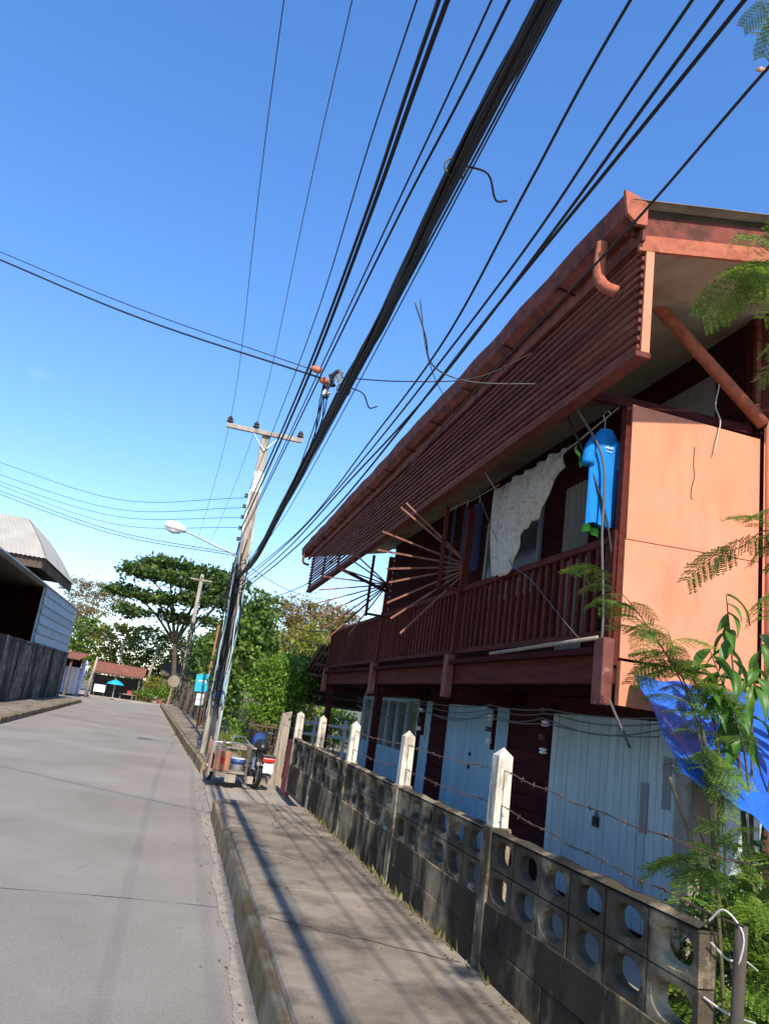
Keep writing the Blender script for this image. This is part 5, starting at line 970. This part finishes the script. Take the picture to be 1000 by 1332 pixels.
# dry vines and stakes at the wall end
vn = thing('dead_vine', 'tangle of dry vine stems and stakes at the near end of the block wall', 'vine', (2.1, 2.6, .1))
for pts in ([(2.03, 2.52, .1), (2.03, 2.53, .6), (2.04, 2.52, 1.06)], [(2.2, 2.75, .05), (2.3, 2.95, .8), (2.34, 3.1, 1.4)], [(2.3, 3.0, .05), (2.36, 3.1, .9), (2.44, 3.2, 1.42)], [(2.15, 2.8, .3), (2.3, 3.1, 1.1), (2.2, 3.2, 1.5)]):
    part('stem', MB().tube(spline(pts, 5), .022 if pts[0][0] == 2.03 else .008, 7), 'dark_wood' if pts[0][0] == 2.03 else 'stem', vn, smooth=True)
for pts in ([(1.98, 2.6, .98), (2.05, 2.6, .93), (2.15, 2.65, .92), (2.3, 2.75, .86)], [(1.97, 2.62, .80), (2.05, 2.6, .76), (2.12, 2.62, .74), (2.25, 2.7, .70)], [(1.97, 2.6, 1.05), (1.99, 2.55, 1.1), (2.03, 2.5, 1.04), (2.02, 2.52, .9)]):
    part('tie_wire', MB().tube(spline(pts, 5), .004, 5), 'pale_wire', vn)
# overhanging twig, dry leaf caught on the wire, cracks and litter
b4 = (2.6, 1.6, 4.6)
feathery('leafy twig tip overhanging beside the outermost cable', b4, [[b4, (2.3, 2.0, 4.72), (2.0, 2.3, 4.82), (1.90, 2.3, 4.78)], [b4, (2.3, 2.0, 4.75), (2.05, 2.35, 4.88), (1.95, 2.35, 4.9)]], 5, sc=.6)
dl = part('dry_leaf', MB().grid(lambda s_, t: (1.965 + .055 * s_, 2.44, 4.62 + .03 * s_ + .02 * math.sin(math.pi * s_) * (t - .5) * 1.6), 8, 2), 'raw_wood', smooth=True, thick=.002, origin=(2, 2.44, 4.62), fix=False)
tag(dl, 'curled dry brown leaf caught on the outermost cable', 'leaf')
cr_ = MB()
def crack(p, q, z, seed, w_=.006):
    r_ = random.Random(seed); P = [Vector(p).lerp(Vector(q), i / 14) + Vector((r_.uniform(-.03, .03), r_.uniform(-.03, .03), 0)) for i in range(15)]
    cr_.add([(a.x - w_ * r_.uniform(.3, 1), a.y - w_ * r_.uniform(.3, 1), z) for a in P] + [(a.x + w_ * r_.uniform(.3, 1), a.y + w_ * r_.uniform(.3, 1), z) for a in P], [(i, i + 1, 16 + i, 15 + i) for i in range(14)])
crack((.85, 5.3, 0), (1.9, 4.7, 0), .266, 1); crack((.8, 7.6, 0), (1.5, 7.2, 0), .258, 2); crack((1.5, 7.2, 0), (1.9, 7.9, 0), .258, 3); crack((1.3, 9.0, 0), (1.5, 10.4, 0), .254, 4)
o = struct('pavement_cracks', cr_, 'mortar', fix=False)
rc_ = cr_; cr_ = MB()
crack((-2.6, 3.2, 0), (-1.9, 4.6, 0), .005, 11, .004); crack((-.6, 7.2, 0), (.5, 9.3, 0), .005, 12, .004); crack((-3.4, 9, 0), (-1.8, 11.6, 0), .005, 13, .006); crack((-1.2, 4.6, 0), (-.9, 5.6, 0), .005, 14, .003)
struct('road_cracks', cr_, 'joint_tar', fix=False)
gv = MB()
for _ in range(900):
    y = random.uniform(2.8, 14); x = kx(y) - .05 - abs(random.gauss(0, .16)) if random.random() < .8 else random.uniform(-4, .6); r_ = random.uniform(.002, .006); c = Vector((x, y, .006 + r_ * .4))
    gv.add([c + Vector((r_, 0, 0)), c + Vector((0, r_ * .8, 0)), c + Vector((-r_, 0, 0)), c + Vector((0, -r_ * .9, 0)), c + Vector((0, 0, r_ * .7))], [(0, 1, 4), (1, 2, 4), (2, 3, 4), (3, 0, 4)])
tag(part('road_gravel', gv, 'yard_concrete', fix=False), 'loose grit and small stones scattered along the road edge', 'gravel', kind='stuff')
sp_ = [(random.uniform(.85, 1.93), random.uniform(2.5, 10.6), .262) for _ in range(60)] + [(1.93 - abs(random.gauss(0, .08)), random.uniform(2.6, 10.6), .265) for _ in range(170)] + [(kx(y) - abs(random.gauss(0, .12)), y, .008) for y in rng.uniform(3, 14, 220)] + [(random.uniform(.9, 1.9), random.uniform(11, 14), .06) for _ in range(60)]
V, F = leaf_quads(np.array(sp_), .028, .5, .92)
me = bpy.data.meshes.new('leaf_litter'); me.from_pydata(V.tolist(), [], F.tolist()); me.materials.append(MATS['leaf_dry']); o = bpy.data.objects.new('leaf_litter', me); C.objects.link(o); tag(o, 'small dry leaves scattered on pavement and along the kerb', 'leaf litter', kind='stuff')
# overhanging twig at the frame's upper edge, dry leaf caught on the wire
for o in list(bpy.data.objects):
    if o.type == 'MESH' and o.parent is None and 'kind' not in o and 'label' not in o: print('UNTAGGED', o.name)
